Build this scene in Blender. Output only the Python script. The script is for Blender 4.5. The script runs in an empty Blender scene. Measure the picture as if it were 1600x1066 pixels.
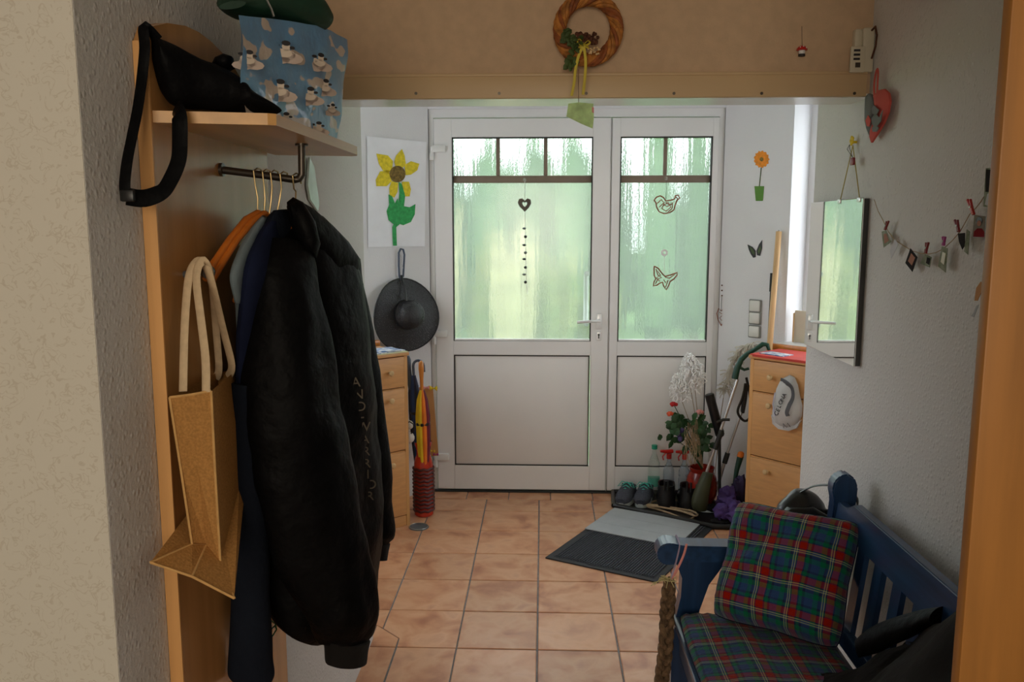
import bpy, bmesh, math, random
from mathutils import Vector, Matrix, noise, Euler
random.seed(7)
S = bpy.context.scene
COL = S.collection
PI = math.pi

# ------------------------------------------------------------------ camera
CAM_H, FPX = 1.6, 1300.0                      # eye height (m), focal length in pixels of the 1600x1066 frame
TH = math.atan(180 / FPX)
PS = math.atan(48 * math.cos(TH) / FPX)
cd = bpy.data.cameras.new('camera')
cam = bpy.data.objects.new('camera', cd)
COL.objects.link(cam)
cam.location = (0, 0, CAM_H)
cam.rotation_euler = Euler((PI / 2 - TH, 0, PS), 'XYZ')
cd.sensor_fit = 'HORIZONTAL'
cd.sensor_width = 36
cd.lens = 36 * FPX / 1600
cd.clip_start = 0.02
S.camera = cam

# ------------------------------------------------------------------ world, lights, exposure
w = bpy.data.worlds.new('sky')
S.world = w
w.use_nodes = True
wn = w.node_tree
bg = wn.nodes['Background']
bg.inputs['Color'].default_value = (0.90, 0.94, 1.0, 1)
bg.inputs['Strength'].default_value = 5.5
S.view_settings.view_transform = 'Standard'
S.view_settings.look = 'None'
S.view_settings.exposure = -0.17
S.view_settings.gamma = 1
S.view_settings.use_curve_mapping = False


def light(name, kind, loc, rot, energy, color, size=None, size_y=None):
    d = bpy.data.lights.new(name, kind)
    d.energy = energy
    d.color = color
    if size:
        d.shape = 'RECTANGLE'
        d.size = size
        d.size_y = size_y or size
    o = bpy.data.objects.new(name, d)
    o.location = loc
    o.rotation_euler = rot
    COL.objects.link(o)
    return o


sun = light('sun', 'SUN', (0, -3, 8), (math.radians(52), 0, math.radians(-18)), 2.2, (1.0, 0.93, 0.72))
sun.data.angle = 0.05
# the window of the room the photographer stands in (behind the camera)
light('rear_window_light', 'AREA', (-0.25, -2.3, 1.65), (math.radians(88), 0, math.radians(-2)), 52, (1.0, 0.86, 0.68), 1.6, 1.3)


def portal(name, loc, rot, sx, sy):
    o = light(name, 'AREA', loc, rot, 1, (1, 1, 1), sx, sy)
    o.data.cycles.is_portal = True


# ------------------------------------------------------------------ measuring helpers (photo point -> point on a real plane)
FW = Vector((-math.sin(PS) * math.cos(TH), math.cos(PS) * math.cos(TH), -math.sin(TH)))
RT = Vector((math.cos(PS), math.sin(PS), 0))
UP = RT.cross(FW)
CP = Vector((0, 0, CAM_H))


def on(px, py, n, c):
    d = FW + RT * ((px - 800) / FPX) + UP * ((533 - py) / FPX)
    n = Vector(n)
    return CP + d * ((c - n.dot(CP)) / n.dot(d))


def oX(px, py, x): return on(px, py, (1, 0, 0), x)
def oY(px, py, y): return on(px, py, (0, 1, 0), y)
def oZ(px, py, z=0.0): return on(px, py, (0, 0, 1), z)


# ------------------------------------------------------------------ materials
def nt(name):
    m = bpy.data.materials.new(name)
    m.use_nodes = True
    t = m.node_tree
    return m, t, t.nodes['Principled BSDF']


def N(t, kind, **kw):
    n = t.nodes.new(kind)
    for k, v in kw.items():
        if k in n.inputs:
            n.inputs[k].default_value = v
        else:
            setattr(n, k, v)
    return n


def ramp(t, stops, interp='LINEAR'):
    r = t.nodes.new('ShaderNodeValToRGB')
    r.color_ramp.interpolation = interp
    e = r.color_ramp.elements
    while len(e) > 1:
        e.remove(e[0])
    e[0].position = stops[0][0]
    e[0].color = (*stops[0][1], 1)
    for p, c in stops[1:]:
        q = e.new(p)
        q.color = (*c, 1)
    return r


def mat(name, c, rough=0.6, metal=0.0, var=0.12, vs=8.0, stretch=(1, 1, 1), bump=0.0, bs=60.0, c2=None, spec=0.5,
        sheen=0.0, coat=0.0, alpha=None, trans=0.0, ior=1.45, emit=None, bdist=0.01, mid=(0.35, 0.65), voro=False):
    m, t, b = nt(name)
    tc = N(t, 'ShaderNodeTexCoord')
    mp = N(t, 'ShaderNodeMapping')
    mp.inputs['Scale'].default_value = stretch
    t.links.new(tc.outputs['Object'], mp.inputs[0])
    if c2 is None:
        c2 = tuple(min(1, x * (1 + var)) for x in c)
        c1 = tuple(x * (1 - var) for x in c)
    else:
        c1 = c
    nz = N(t, 'ShaderNodeTexNoise', Scale=vs, Detail=5.0)
    t.links.new(mp.outputs[0], nz.inputs['Vector'])
    r = ramp(t, [(mid[0], c1), (mid[1], c2)])
    t.links.new(nz.outputs[0], r.inputs[0])
    t.links.new(r.outputs[0], b.inputs['Base Color'])
    b.inputs['Roughness'].default_value = rough
    b.inputs['Metallic'].default_value = metal
    b.inputs['Specular IOR Level'].default_value = spec
    b.inputs['Sheen Weight'].default_value = sheen
    b.inputs['Coat Weight'].default_value = coat
    b.inputs['Coat Roughness'].default_value = 0.15
    b.inputs['Transmission Weight'].default_value = trans
    b.inputs['IOR'].default_value = ior
    if bump:
        if voro:
            n2 = N(t, 'ShaderNodeTexVoronoi', Scale=bs)
        else:
            n2 = N(t, 'ShaderNodeTexNoise', Scale=bs, Detail=3.0)
        t.links.new(mp.outputs[0], n2.inputs['Vector'])
        bp = N(t, 'ShaderNodeBump', Strength=bump, Distance=bdist)
        t.links.new(n2.outputs[0], bp.inputs['Height'])
        t.links.new(bp.outputs[0], b.inputs['Normal'])
    if emit:
        b.inputs['Emission Color'].default_value = (*emit[0], 1)
        b.inputs['Emission Strength'].default_value = emit[1]
    return m


def woodchip(name, c, strength=0.55):
    """white painted woodchip wallpaper: scattered raised chips on a fine grain"""
    m, t, b = nt(name)
    tc = N(t, 'ShaderNodeTexCoord')
    n1 = N(t, 'ShaderNodeTexNoise', Scale=130.0, Detail=3.0)
    n2 = N(t, 'ShaderNodeTexVoronoi', Scale=75.0)
    n3 = N(t, 'ShaderNodeTexNoise', Scale=3.0, Detail=2.0)
    for n in (n1, n2, n3):
        t.links.new(tc.outputs['Object'], n.inputs['Vector'])
    r2 = ramp(t, [(0.0, (1, 1, 1)), (0.42, (0, 0, 0))])
    t.links.new(n2.outputs['Distance'], r2.inputs[0])
    mx = N(t, 'ShaderNodeMath', operation='ADD')
    t.links.new(n1.outputs[0], mx.inputs[0])
    t.links.new(r2.outputs[0], mx.inputs[1])
    bp = N(t, 'ShaderNodeBump', Strength=strength, Distance=0.003)
    t.links.new(mx.outputs[0], bp.inputs['Height'])
    t.links.new(bp.outputs[0], b.inputs['Normal'])
    r = ramp(t, [(0.3, tuple(x * 0.95 for x in c)), (0.7, c)])
    t.links.new(n3.outputs[0], r.inputs[0])
    t.links.new(r.outputs[0], b.inputs['Base Color'])
    b.inputs['Roughness'].default_value = 0.85
    b.inputs['Specular IOR Level'].default_value = 0.2
    return m


def wood(name, c, rough=0.4, grain='z', gs=14.0, var=0.1, coat=0.0, bump=0.0):
    st = {'z': (1, 1, 0.06), 'x': (0.06, 1, 1), 'y': (1, 0.06, 1)}[grain]
    return mat(name, c, rough, var=var, vs=gs * 2.2, stretch=st, coat=coat, bump=bump, bs=gs * 6)


def squiggle():
    m, t, b = nt('patterned_wallpaper')
    tc = N(t, 'ShaderNodeTexCoord')
    n = N(t, 'ShaderNodeTexNoise', Scale=52.0, Detail=1.5, Distortion=1.6)
    t.links.new(tc.outputs['Object'], n.inputs['Vector'])
    r = ramp(t, [(0.0, (0.60, 0.565, 0.49)), (0.55, (0.60, 0.565, 0.49)), (0.585, (0.51, 0.46, 0.38)), (0.63, (0.60, 0.565, 0.49))])
    t.links.new(n.outputs[0], r.inputs[0])
    t.links.new(r.outputs[0], b.inputs['Base Color'])
    b.inputs['Roughness'].default_value = 0.8
    return m


def terracotta():
    m, t, b = nt('terracotta_tile')
    tc = N(t, 'ShaderNodeTexCoord')
    oi = N(t, 'ShaderNodeObjectInfo')
    ad = N(t, 'ShaderNodeVectorMath', operation='ADD')
    sc = N(t, 'ShaderNodeVectorMath', operation='SCALE')
    sc.inputs['Scale'].default_value = 11.0
    cx = N(t, 'ShaderNodeCombineXYZ')
    for i in range(3):
        t.links.new(oi.outputs['Random'], cx.inputs[i])
    t.links.new(cx.outputs[0], sc.inputs[0])
    t.links.new(tc.outputs['Object'], ad.inputs[0])
    t.links.new(sc.outputs[0], ad.inputs[1])
    n = N(t, 'ShaderNodeTexNoise', Scale=7.0, Detail=5.0, Distortion=0.4)
    t.links.new(ad.outputs[0], n.inputs['Vector'])
    r = ramp(t, [(0.30, (0.42, 0.165, 0.085)), (0.45, (0.60, 0.285, 0.15)), (0.58, (0.68, 0.37, 0.21)), (0.75, (0.55, 0.27, 0.16))])
    t.links.new(n.outputs[0], r.inputs[0])
    hs = N(t, 'ShaderNodeHueSaturation')
    mr = N(t, 'ShaderNodeMapRange')
    mr.inputs['To Min'].default_value = 0.90
    mr.inputs['To Max'].default_value = 1.08
    t.links.new(oi.outputs['Random'], mr.inputs['Value'])
    t.links.new(mr.outputs[0], hs.inputs['Value'])
    t.links.new(r.outputs[0], hs.inputs['Color'])
    t.links.new(hs.outputs[0], b.inputs['Base Color'])
    n2 = N(t, 'ShaderNodeTexNoise', Scale=14.0, Detail=3.0)
    t.links.new(ad.outputs[0], n2.inputs['Vector'])
    bp = N(t, 'ShaderNodeBump', Strength=0.18, Distance=0.004)
    t.links.new(n2.outputs[0], bp.inputs['Height'])
    t.links.new(bp.outputs[0], b.inputs['Normal'])
    b.inputs['Roughness'].default_value = 0.36
    return m


def ornament_glass():
    """patterned privacy glass: watery vertical streaks that blur and stretch what lies behind"""
    m = bpy.data.materials.new('ornament_glass')
    m.use_nodes = True
    t = m.node_tree
    t.nodes.clear()
    out = N(t, 'ShaderNodeOutputMaterial')
    tc = N(t, 'ShaderNodeTexCoord')
    mp = N(t, 'ShaderNodeMapping')
    mp.inputs['Scale'].default_value = (1, 1, 0.06)
    t.links.new(tc.outputs['Object'], mp.inputs[0])
    n1 = N(t, 'ShaderNodeTexNoise', Scale=24.0, Detail=1.5)
    t.links.new(mp.outputs[0], n1.inputs['Vector'])
    mp2 = N(t, 'ShaderNodeMapping')
    mp2.inputs['Scale'].default_value = (1, 1, 0.5)
    t.links.new(tc.outputs['Object'], mp2.inputs[0])
    n2 = N(t, 'ShaderNodeTexNoise', Scale=130.0, Detail=2.0)
    t.links.new(mp2.outputs[0], n2.inputs['Vector'])
    b1 = N(t, 'ShaderNodeBump', Strength=1.0, Distance=0.010)
    t.links.new(n1.outputs[0], b1.inputs['Height'])
    b2 = N(t, 'ShaderNodeBump', Strength=1.0, Distance=0.0012)
    t.links.new(n2.outputs[0], b2.inputs['Height'])
    t.links.new(b1.outputs[0], b2.inputs['Normal'])
    rf = N(t, 'ShaderNodeBsdfRefraction', Roughness=0.10, IOR=1.10)
    rf.inputs['Color'].default_value = (0.76, 0.80, 0.77, 1)
    t.links.new(b2.outputs[0], rf.inputs['Normal'])
    tl = N(t, 'ShaderNodeBsdfTranslucent')
    tl.inputs['Color'].default_value = (0.80, 0.84, 0.82, 1)
    mx = N(t, 'ShaderNodeMixShader', Fac=0.15)
    t.links.new(rf.outputs[0], mx.inputs[1])
    t.links.new(tl.outputs[0], mx.inputs[2])
    gl = N(t, 'ShaderNodeBsdfGlossy', Roughness=0.15)
    mx2 = N(t, 'ShaderNodeMixShader', Fac=0.04)
    t.links.new(mx.outputs[0], mx2.inputs[1])
    t.links.new(gl.outputs[0], mx2.inputs[2])
    t.links.new(mx2.outputs[0], out.inputs[0])
    return m


def clear_glass():
    m = bpy.data.materials.new('window_glass')
    m.use_nodes = True
    t = m.node_tree
    t.nodes.clear()
    out = N(t, 'ShaderNodeOutputMaterial')
    a = N(t, 'ShaderNodeBsdfTransparent')
    g = N(t, 'ShaderNodeBsdfGlossy', Roughness=0.02)
    mx = N(t, 'ShaderNodeMixShader', Fac=0.08)
    t.links.new(a.outputs[0], mx.inputs[1])
    t.links.new(g.outputs[0], mx.inputs[2])
    t.links.new(mx.outputs[0], out.inputs[0])
    return m


def plaid():
    m, t, b = nt('tartan_fabric')
    uv = N(t, 'ShaderNodeTexCoord')
    sp = N(t, 'ShaderNodeSeparateXYZ')
    t.links.new(uv.outputs['UV'], sp.inputs[0])
    blue, navy, green, red, yel = (0.035, 0.075, 0.21), (0.020, 0.028, 0.080), (0.006, 0.16, 0.075), (0.34, 0.020, 0.012), (0.52, 0.55, 0.24)
    stops = [(0, blue), (0.22, green), (0.36, navy), (0.44, blue), (0.465, yel), (0.49, blue), (0.53, yel), (0.555, navy), (0.60, red), (0.80, navy), (0.84, green), (0.93, navy)]
    cs = []
    for i in (0, 1):
        mu = N(t, 'ShaderNodeMath', operation='MULTIPLY')
        mu.inputs[1].default_value = 2.6
        fr = N(t, 'ShaderNodeMath', operation='FRACT')
        t.links.new(sp.outputs[i], mu.inputs[0])
        t.links.new(mu.outputs[0], fr.inputs[0])
        r = ramp(t, stops, 'CONSTANT')
        t.links.new(fr.outputs[0], r.inputs[0])
        cs.append(r)
    mx = N(t, 'ShaderNodeMix', data_type='RGBA')
    mx.inputs[0].default_value = 0.5
    t.links.new(cs[0].outputs[0], mx.inputs[6])
    t.links.new(cs[1].outputs[0], mx.inputs[7])
    hs = N(t, 'ShaderNodeHueSaturation', Saturation=1.05, Value=0.85)
    t.links.new(mx.outputs[2], hs.inputs['Color'])
    t.links.new(hs.outputs[0], b.inputs['Base Color'])
    b.inputs['Roughness'].default_value = 0.9
    b.inputs['Specular IOR Level'].default_value = 0.15
    b.inputs['Sheen Weight'].default_value = 0.15
    n = N(t, 'ShaderNodeTexNoise', Scale=22.0, Detail=3.0)
    t.links.new(uv.outputs['UV'], n.inputs['Vector'])
    bp = N(t, 'ShaderNodeBump', Strength=0.35, Distance=0.01)
    t.links.new(n.outputs[0], bp.inputs['Height'])
    t.links.new(bp.outputs[0], b.inputs['Normal'])
    return m


def cloud_print():
    m, t, b = nt('cloud_print_plastic')
    tc = N(t, 'ShaderNodeTexCoord')
    mp = N(t, 'ShaderNodeMapping')
    mp.inputs['Scale'].default_value = (1, 1, 1.9)
    t.links.new(tc.outputs['Object'], mp.inputs[0])
    n = N(t, 'ShaderNodeTexNoise', Scale=13.0, Detail=2.0, Roughness=0.4)
    t.links.new(mp.outputs[0], n.inputs['Vector'])
    r = ramp(t, [(0.0, (0.10, 0.27, 0.50)), (0.585, (0.12, 0.31, 0.55)), (0.60, (0.62, 0.52, 0.45)), (0.8, (0.70, 0.60, 0.50))])
    t.links.new(n.outputs[0], r.inputs[0])
    t.links.new(r.outputs[0], b.inputs['Base Color'])
    b.inputs['Roughness'].default_value = 0.36
    b.inputs['Coat Weight'].default_value = 0.2
    n2 = N(t, 'ShaderNodeTexNoise', Scale=28.0, Detail=3.0)
    t.links.new(tc.outputs['Object'], n2.inputs['Vector'])
    bp = N(t, 'ShaderNodeBump', Strength=0.5, Distance=0.008)
    t.links.new(n2.outputs[0], bp.inputs['Height'])
    t.links.new(bp.outputs[0], b.inputs['Normal'])
    return m


def straw_mesh():
    """open woven straw: the gaps between the strands let light through"""
    m, t, b = nt('black_straw_weave')
    b.inputs['Base Color'].default_value = (0.022, 0.022, 0.024, 1)
    b.inputs['Roughness'].default_value = 0.5
    tc = N(t, 'ShaderNodeTexCoord')
    n = N(t, 'ShaderNodeTexVoronoi', Scale=120.0)
    t.links.new(tc.outputs['Object'], n.inputs['Vector'])
    r = ramp(t, [(0.0, (0.3, 0.3, 0.3)), (0.30, (0.35, 0.35, 0.35)), (0.36, (1, 1, 1))])
    t.links.new(n.outputs['Distance'], r.inputs[0])
    t.links.new(r.outputs[0], b.inputs['Alpha'])
    bp = N(t, 'ShaderNodeBump', Strength=0.6, Distance=0.002)
    t.links.new(n.outputs['Distance'], bp.inputs['Height'])
    t.links.new(bp.outputs[0], b.inputs['Normal'])
    return m


MT = dict(
    wall=woodchip('woodchip_wall_paint', (0.70, 0.69, 0.67)),
    bay=woodchip('smooth_white_wall_paint', (0.78, 0.78, 0.80), 0.15),
    header=mat('beige_fibre_wallpaper', (0.60, 0.42, 0.27), 0.8, var=0.05, vs=30, bump=0.3, bs=160, bdist=0.002),
    trimw=mat('beige_painted_timber', (0.62, 0.44, 0.25), 0.45, var=0.04, vs=12, stretch=(0.05, 1, 1)),
    under=mat('white_gloss_laminate', (0.82, 0.82, 0.80), 0.22, var=0.02),
    ceil=mat('white_ceiling_paint', (0.78, 0.77, 0.74), 0.9, var=0.03),
    paper_wall=squiggle(),
    tile=terracotta(),
    grout=mat('grey_grout', (0.20, 0.20, 0.21), 0.8, var=0.15, vs=40),
    pvc=mat('white_plastic_profile', (0.80, 0.79, 0.79), 0.35, var=0.02, vs=3),
    pvcp=mat('white_plastic_panel', (0.80, 0.78, 0.77), 0.42, var=0.02, vs=3, bump=0.05, bs=180),
    gasket=mat('black_rubber', (0.02, 0.02, 0.02), 0.6),
    muntin=mat('brown_glazing_bar', (0.21, 0.16, 0.12), 0.5, var=0.1),
    oglass=ornament_glass(), cglass=clear_glass(),
    beech=mat('beech_laminate', (0.66, 0.34, 0.13), 0.42, var=0.06, vs=40, stretch=(0.3, 0.3, 2.0)),
    beechv=wood('beech_edge_strip', (0.68, 0.36, 0.13), 0.45, 'z', 12),
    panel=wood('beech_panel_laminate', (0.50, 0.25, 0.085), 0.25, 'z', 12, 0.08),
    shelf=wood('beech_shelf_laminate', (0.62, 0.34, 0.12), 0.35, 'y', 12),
    jamb=wood('honey_veneer', (0.37, 0.155, 0.03), 0.45, 'z', 18, 0.12),
    knobw=wood('pale_turned_wood', (0.66, 0.45, 0.22), 0.4, 'z', 20),
    stick=wood('raw_pine', (0.66, 0.42, 0.20), 0.6, 'z', 20),
    orangew=wood('orange_varnished_wood', (0.62, 0.17, 0.02), 0.3, 'y', 20, coat=0.5),
    blue=wood('blue_stained_wood', (0.016, 0.050, 0.13), 0.30, 'y', 20, 0.25, coat=0.35),
    bluev=wood('blue_stained_wood_upright', (0.014, 0.045, 0.12), 0.32, 'z', 20, 0.25, coat=0.3),
    steel=mat('brushed_steel', (0.35, 0.33, 0.30), 0.3, 1.0, var=0.05),
    bronze=mat('dark_bronze_tube', (0.10, 0.085, 0.07), 0.35, 0.8, var=0.1),
    brass=mat('brass_wire', (0.45, 0.33, 0.16), 0.35, 1.0),
    silver=mat('silver_aluminium', (0.62, 0.62, 0.62), 0.28, 1.0, var=0.04),
    chromew=mat('white_lacquered_handle', (0.85, 0.85, 0.86), 0.25, 0.2),
    black=mat('black_nylon', (0.0030, 0.0030, 0.0034), 0.55, var=0.3, vs=20, bump=0.5, bs=26, spec=0.09, bdist=0.012),
    blackp=mat('black_plastic', (0.012, 0.012, 0.013), 0.35),
    blackc=mat('black_wool_cloth', (0.011, 0.010, 0.010), 0.95, spec=0.1, sheen=0.05, bump=0.4, bs=20),
    leather=mat('black_leather', (0.010, 0.010, 0.011), 0.28, bump=0.3, bs=30, spec=0.6, bdist=0.006),
    navy=mat('navy_cloth', (0.008, 0.012, 0.035), 0.9, spec=0.15, bump=0.3, bs=25),
    ink=mat('midnight_knit', (0.009, 0.012, 0.020), 0.95, spec=0.1, bump=0.3, bs=50),
    pale=mat('pale_grey_blue_cotton', (0.20, 0.26, 0.29), 0.9, spec=0.1, bump=0.3, bs=30),
    jute=mat('jute_cloth', (0.42, 0.21, 0.065), 0.9, var=0.15, vs=260, bump=0.5, bs=220, bdist=0.002, spec=0.1),
    jseam=mat('jute_piping', (0.62, 0.36, 0.13), 0.9, var=0.1, vs=60),
    canvas=mat('ecru_canvas_webbing', (0.62, 0.47, 0.30), 0.95, var=0.08, vs=60, bump=0.4, bs=200, bdist=0.002, spec=0.1),
    plaid=plaid(), cloud=cloud_print(), straw=straw_mesh(),
    green_d=mat('dark_green_fabric', (0.006, 0.035, 0.018), 0.6, bump=0.3, bs=30),
    cloudp=mat('beige_cloud_ink', (0.50, 0.40, 0.34), 0.4), skin=mat('cream_print_ink', (0.62, 0.52, 0.42), 0.4), dark=mat('dark_print_ink', (0.02, 0.018, 0.02), 0.5),
    tan=mat('tan_cord', (0.42, 0.30, 0.18), 0.8, var=0.15, vs=60),
    willowd=mat('dark_red_brown_straw', (0.26, 0.075, 0.018), 0.7, var=0.35, vs=60, bump=0.5, bs=120, bdist=0.003), willow=mat('orange_brown_straw', (0.42, 0.16, 0.03), 0.7, var=0.35, vs=60, bump=0.5, bs=120, bdist=0.003),
    leaf=mat('dark_green_leaf', (0.022, 0.075, 0.022), 0.5, var=0.35, vs=20),
    leafy=mat('olive_leaf', (0.07, 0.11, 0.03), 0.6, var=0.3),
    brownf=mat('dried_brown_flower', (0.10, 0.035, 0.018), 0.9, var=0.3, vs=50),
    yellow=mat('yellow_ribbon', (0.62, 0.50, 0.05), 0.6), raffia=mat('pale_raffia', (0.62, 0.55, 0.28), 0.8),
    cream=mat('cream_plastic', (0.66, 0.60, 0.46), 0.45, var=0.04), white=mat('white_plastic', (0.78, 0.78, 0.77), 0.35, var=0.02),
    paper=mat('white_paper', (0.86, 0.87, 0.92), 0.8, var=0.04, vs=6, bump=0.2, bs=12),
    pyellow=mat('yellow_tissue_paint', (0.75, 0.60, 0.03), 0.8, var=0.15, vs=60), pgreen=mat('green_tissue_paint', (0.04, 0.36, 0.10), 0.8, var=0.2, vs=60),
    pbrown=mat('brown_tissue_paint', (0.20, 0.13, 0.03), 0.8, var=0.4, vs=80),
    lime=mat('lime_green_paper', (0.52, 0.74, 0.34), 0.7, var=0.25, vs=25), red=mat('red_plastic', (0.55, 0.02, 0.015), 0.35),
    dred=mat('dark_red_plastic', (0.22, 0.01, 0.015), 0.4), pink=mat('magenta_plastic', (0.38, 0.03, 0.22), 0.4),
    coral=mat('coral_felt', (0.58, 0.10, 0.08), 0.9, var=0.05), greyf=mat('grey_felt', (0.17, 0.19, 0.19), 0.9, var=0.05),
    orange=mat('orange_petal', (0.85, 0.28, 0.01), 0.6, var=0.15, vs=60), potg=mat('green_pot_print', (0.10, 0.26, 0.03), 0.6),
    mirror=mat('mirror_silvering', (0.85, 0.87, 0.84), 0.02, 1.0, var=0.0), mirr_b=mat('mirror_backing', (0.05, 0.05, 0.05), 0.6),
    redcer=mat('red_glazed_ceramic', (0.50, 0.035, 0.015), 0.22, var=0.2, vs=12, coat=0.4), darkcer=mat('dark_glaze_relief', (0.075, 0.010, 0.010), 0.4, var=0.4, vs=30),
    umbb=mat('blue_umbrella_cloth', (0.012, 0.04, 0.16), 0.6), umbn=mat('navy_umbrella_cloth', (0.015, 0.02, 0.05), 0.6),
    umbg=mat('green_umbrella_cloth', (0.015, 0.22, 0.05), 0.6), umby=mat('yellow_umbrella_cloth', (0.75, 0.55, 0.02), 0.6),
    umbo=mat('orange_umbrella_cloth', (0.80, 0.20, 0.02), 0.6), umbr=mat('wine_red_umbrella_cloth', (0.16, 0.01, 0.03), 0.6),
    slate=mat('slate_blue_plastic', (0.06, 0.08, 0.12), 0.35), hwood=wood('handle_wood', (0.60, 0.21, 0.03), 0.3, 'z', 20, coat=0.4),
    card=mat('brown_cardboard', (0.52, 0.25, 0.09), 0.85, var=0.05), disc=mat('grey_steel_disc', (0.14, 0.15, 0.16), 0.4, 0.3),
    matd=mat('charcoal_ribbed_carpet', (0.065, 0.068, 0.080), 0.95, var=0.15, vs=90, spec=0.1), rubber=mat('black_mat_rubber', (0.02, 0.021, 0.026), 0.6),
    greyl=mat('light_grey_cloth', (0.40, 0.42, 0.44), 0.8, var=0.04, vs=10), greyd=mat('grey_mesh_fabric', (0.05, 0.055, 0.075), 0.85, var=0.2, vs=120),
    teal=mat('teal_lace', (0.06, 0.42, 0.34), 0.7), solew=mat('pale_grey_sole', (0.42, 0.45, 0.45), 0.7),
    petg=mat('clear_bottle_plastic', (0.88, 0.95, 0.92), 0.08, trans=0.9, ior=1.15, var=0.0), bcap=mat('green_bottle_cap', (0.02, 0.32, 0.20), 0.4),
    label=mat('green_bottle_label', (0.10, 0.40, 0.30), 0.5), water=mat('spray_bottle_plastic', (0.70, 0.78, 0.85), 0.15, trans=0.75, ior=1.15, var=0.0),
    redgl=mat('red_glass', (0.30, 0.018, 0.008), 0.15, trans=0.2, var=0.3, vs=25), olive=mat('olive_rubber', (0.030, 0.034, 0.010), 0.5, var=0.2),
    rosered=mat('red_rose_silk', (0.50, 0.006, 0.008), 0.6), roseo=mat('orange_red_rose_silk', (0.60, 0.07, 0.02), 0.6), rosep=mat('pink_rose_silk', (0.75, 0.30, 0.28), 0.6),
    violet=mat('violet_flower_silk', (0.06, 0.04, 0.14), 0.6), plume=mat('white_plume', (0.90, 0.89, 0.88), 0.9, var=0.03), plumec=mat('cream_plume', (0.66, 0.62, 0.55), 0.9),
    twig=mat('dry_twig', (0.30, 0.20, 0.10), 0.8), gripg=mat('dark_green_grip', (0.006, 0.05, 0.032), 0.4), purple=mat('purple_cloth', (0.085, 0.045, 0.20), 0.75, var=0.15, vs=20),
    purd=mat('dark_purple_cloth', (0.03, 0.02, 0.07), 0.8), clothred=mat('red_table_cloth', (0.62, 0.06, 0.045), 0.75), capw=mat('white_cap_cloth', (0.56, 0.55, 0.54), 0.85, bump=0.2, bs=60, spec=0.1),
    capg=mat('grey_cap_stripe', (0.10, 0.10, 0.11), 0.85), capl=mat('lilac_cap_stripe', (0.50, 0.49, 0.60), 0.85), bronzel=mat('bronze_print', (0.10, 0.08, 0.055), 0.6), zip=mat('copper_zip', (0.16, 0.06, 0.02), 0.4, 0.6),
    braid=mat('dried_bark_braid', (0.16, 0.10, 0.055), 0.85, var=0.45, vs=50, bump=0.8, bs=90), lilac=mat('lilac_satin_ribbon', (0.50, 0.40, 0.55), 0.4),
    lace=mat('rusty_laser_cut_wood', (0.26, 0.09, 0.055), 0.8), greyh=mat('grey_felt_heart', (0.10, 0.08, 0.06), 0.8), white_s=mat('white_string', (0.8, 0.8, 0.78), 0.7),
    goldstr=mat('mustard_string', (0.42, 0.32, 0.06), 0.7), pict=mat('glass_picture', (0.62, 0.72, 0.68), 0.2, var=0.15, vs=10), socket=mat('ivory_switch', (0.72, 0.71, 0.66), 0.35, var=0.02), switchf=mat('grey_switch_frame', (0.22, 0.22, 0.20), 0.5),
    magb=mat('magazine_cover', (0.10, 0.20, 0.42), 0.35, c2=(0.75, 0.76, 0.78), vs=30, mid=(0.42, 0.58)), magy=mat('magazine_back', (0.70, 0.66, 0.40), 0.4),
    phd=mat('dark_photo', (0.03, 0.027, 0.027), 0.9, spec=0.1), phg=mat('green_grey_photo', (0.16, 0.19, 0.12), 0.9, spec=0.1, c2=(0.32, 0.35, 0.27), vs=60), phs=mat('photo_skin', (0.42, 0.22, 0.16), 0.9, spec=0.1), phr=mat('photo_red', (0.20, 0.01, 0.015), 0.9, spec=0.1), phw=mat('photo_white', (0.62, 0.62, 0.64), 0.9, spec=0.1), phh=mat('photo_background', (0.24, 0.22, 0.18), 0.9, spec=0.1),
    grass=mat('lawn_grass', (0.08, 0.20, 0.035), 0.9, c2=(0.15, 0.28, 0.06), vs=3), thuja=mat('thuja_foliage', (0.055, 0.135, 0.055), 0.9, c2=(0.13, 0.24, 0.10), vs=4, bump=1, bs=15, bdist=0.1),
    shrub=mat('yellow_green_foliage', (0.17, 0.25, 0.06), 0.9, c2=(0.36, 0.37, 0.15), vs=4, bump=1, bs=15, bdist=0.1), pampas=mat('pale_pampas', (0.42, 0.38, 0.22), 0.9, var=0.2), bark=mat('bark', (0.10, 0.06, 0.03), 0.9),
)


# ------------------------------------------------------------------ mesh builders (world coordinates)
def B():
    return bmesh.new()


def faces_from(bm, vs, fs):
    bv = [bm.verts.new(v) for v in vs]
    for f in fs:
        try:
            bm.faces.new([bv[i] for i in f])
        except ValueError:
            pass
    return bv


def box(bm, lo, hi, mtx=None):
    x0, y0, z0 = lo
    x1, y1, z1 = hi
    vs = [Vector((x, y, z)) for x in (x0, x1) for y in (y0, y1) for z in (z0, z1)]
    if mtx:
        vs = [mtx @ v for v in vs]
    faces_from(bm, vs, [(0, 1, 3, 2), (4, 6, 7, 5), (0, 4, 5, 1), (2, 3, 7, 6), (0, 2, 6, 4), (1, 5, 7, 3)])
    return bm


def bevbox(bm, lo, hi, r, mtx=None, seg=2):
    t = bmesh.new()
    box(t, lo, hi)
    bmesh.ops.recalc_face_normals(t, faces=t.faces)
    bmesh.ops.bevel(t, geom=list(t.edges), offset=r, segments=seg, affect='EDGES', profile=0.5)
    merge(bm, t, mtx)
    return bm


def merge(bm, t, mtx=None):
    idx = {}
    for v in t.verts:
        idx[v] = bm.verts.new(mtx @ v.co if mtx else v.co)
    for f in t.faces:
        try:
            bm.faces.new([idx[v] for v in f.verts])
        except ValueError:
            pass
    t.free()


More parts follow.
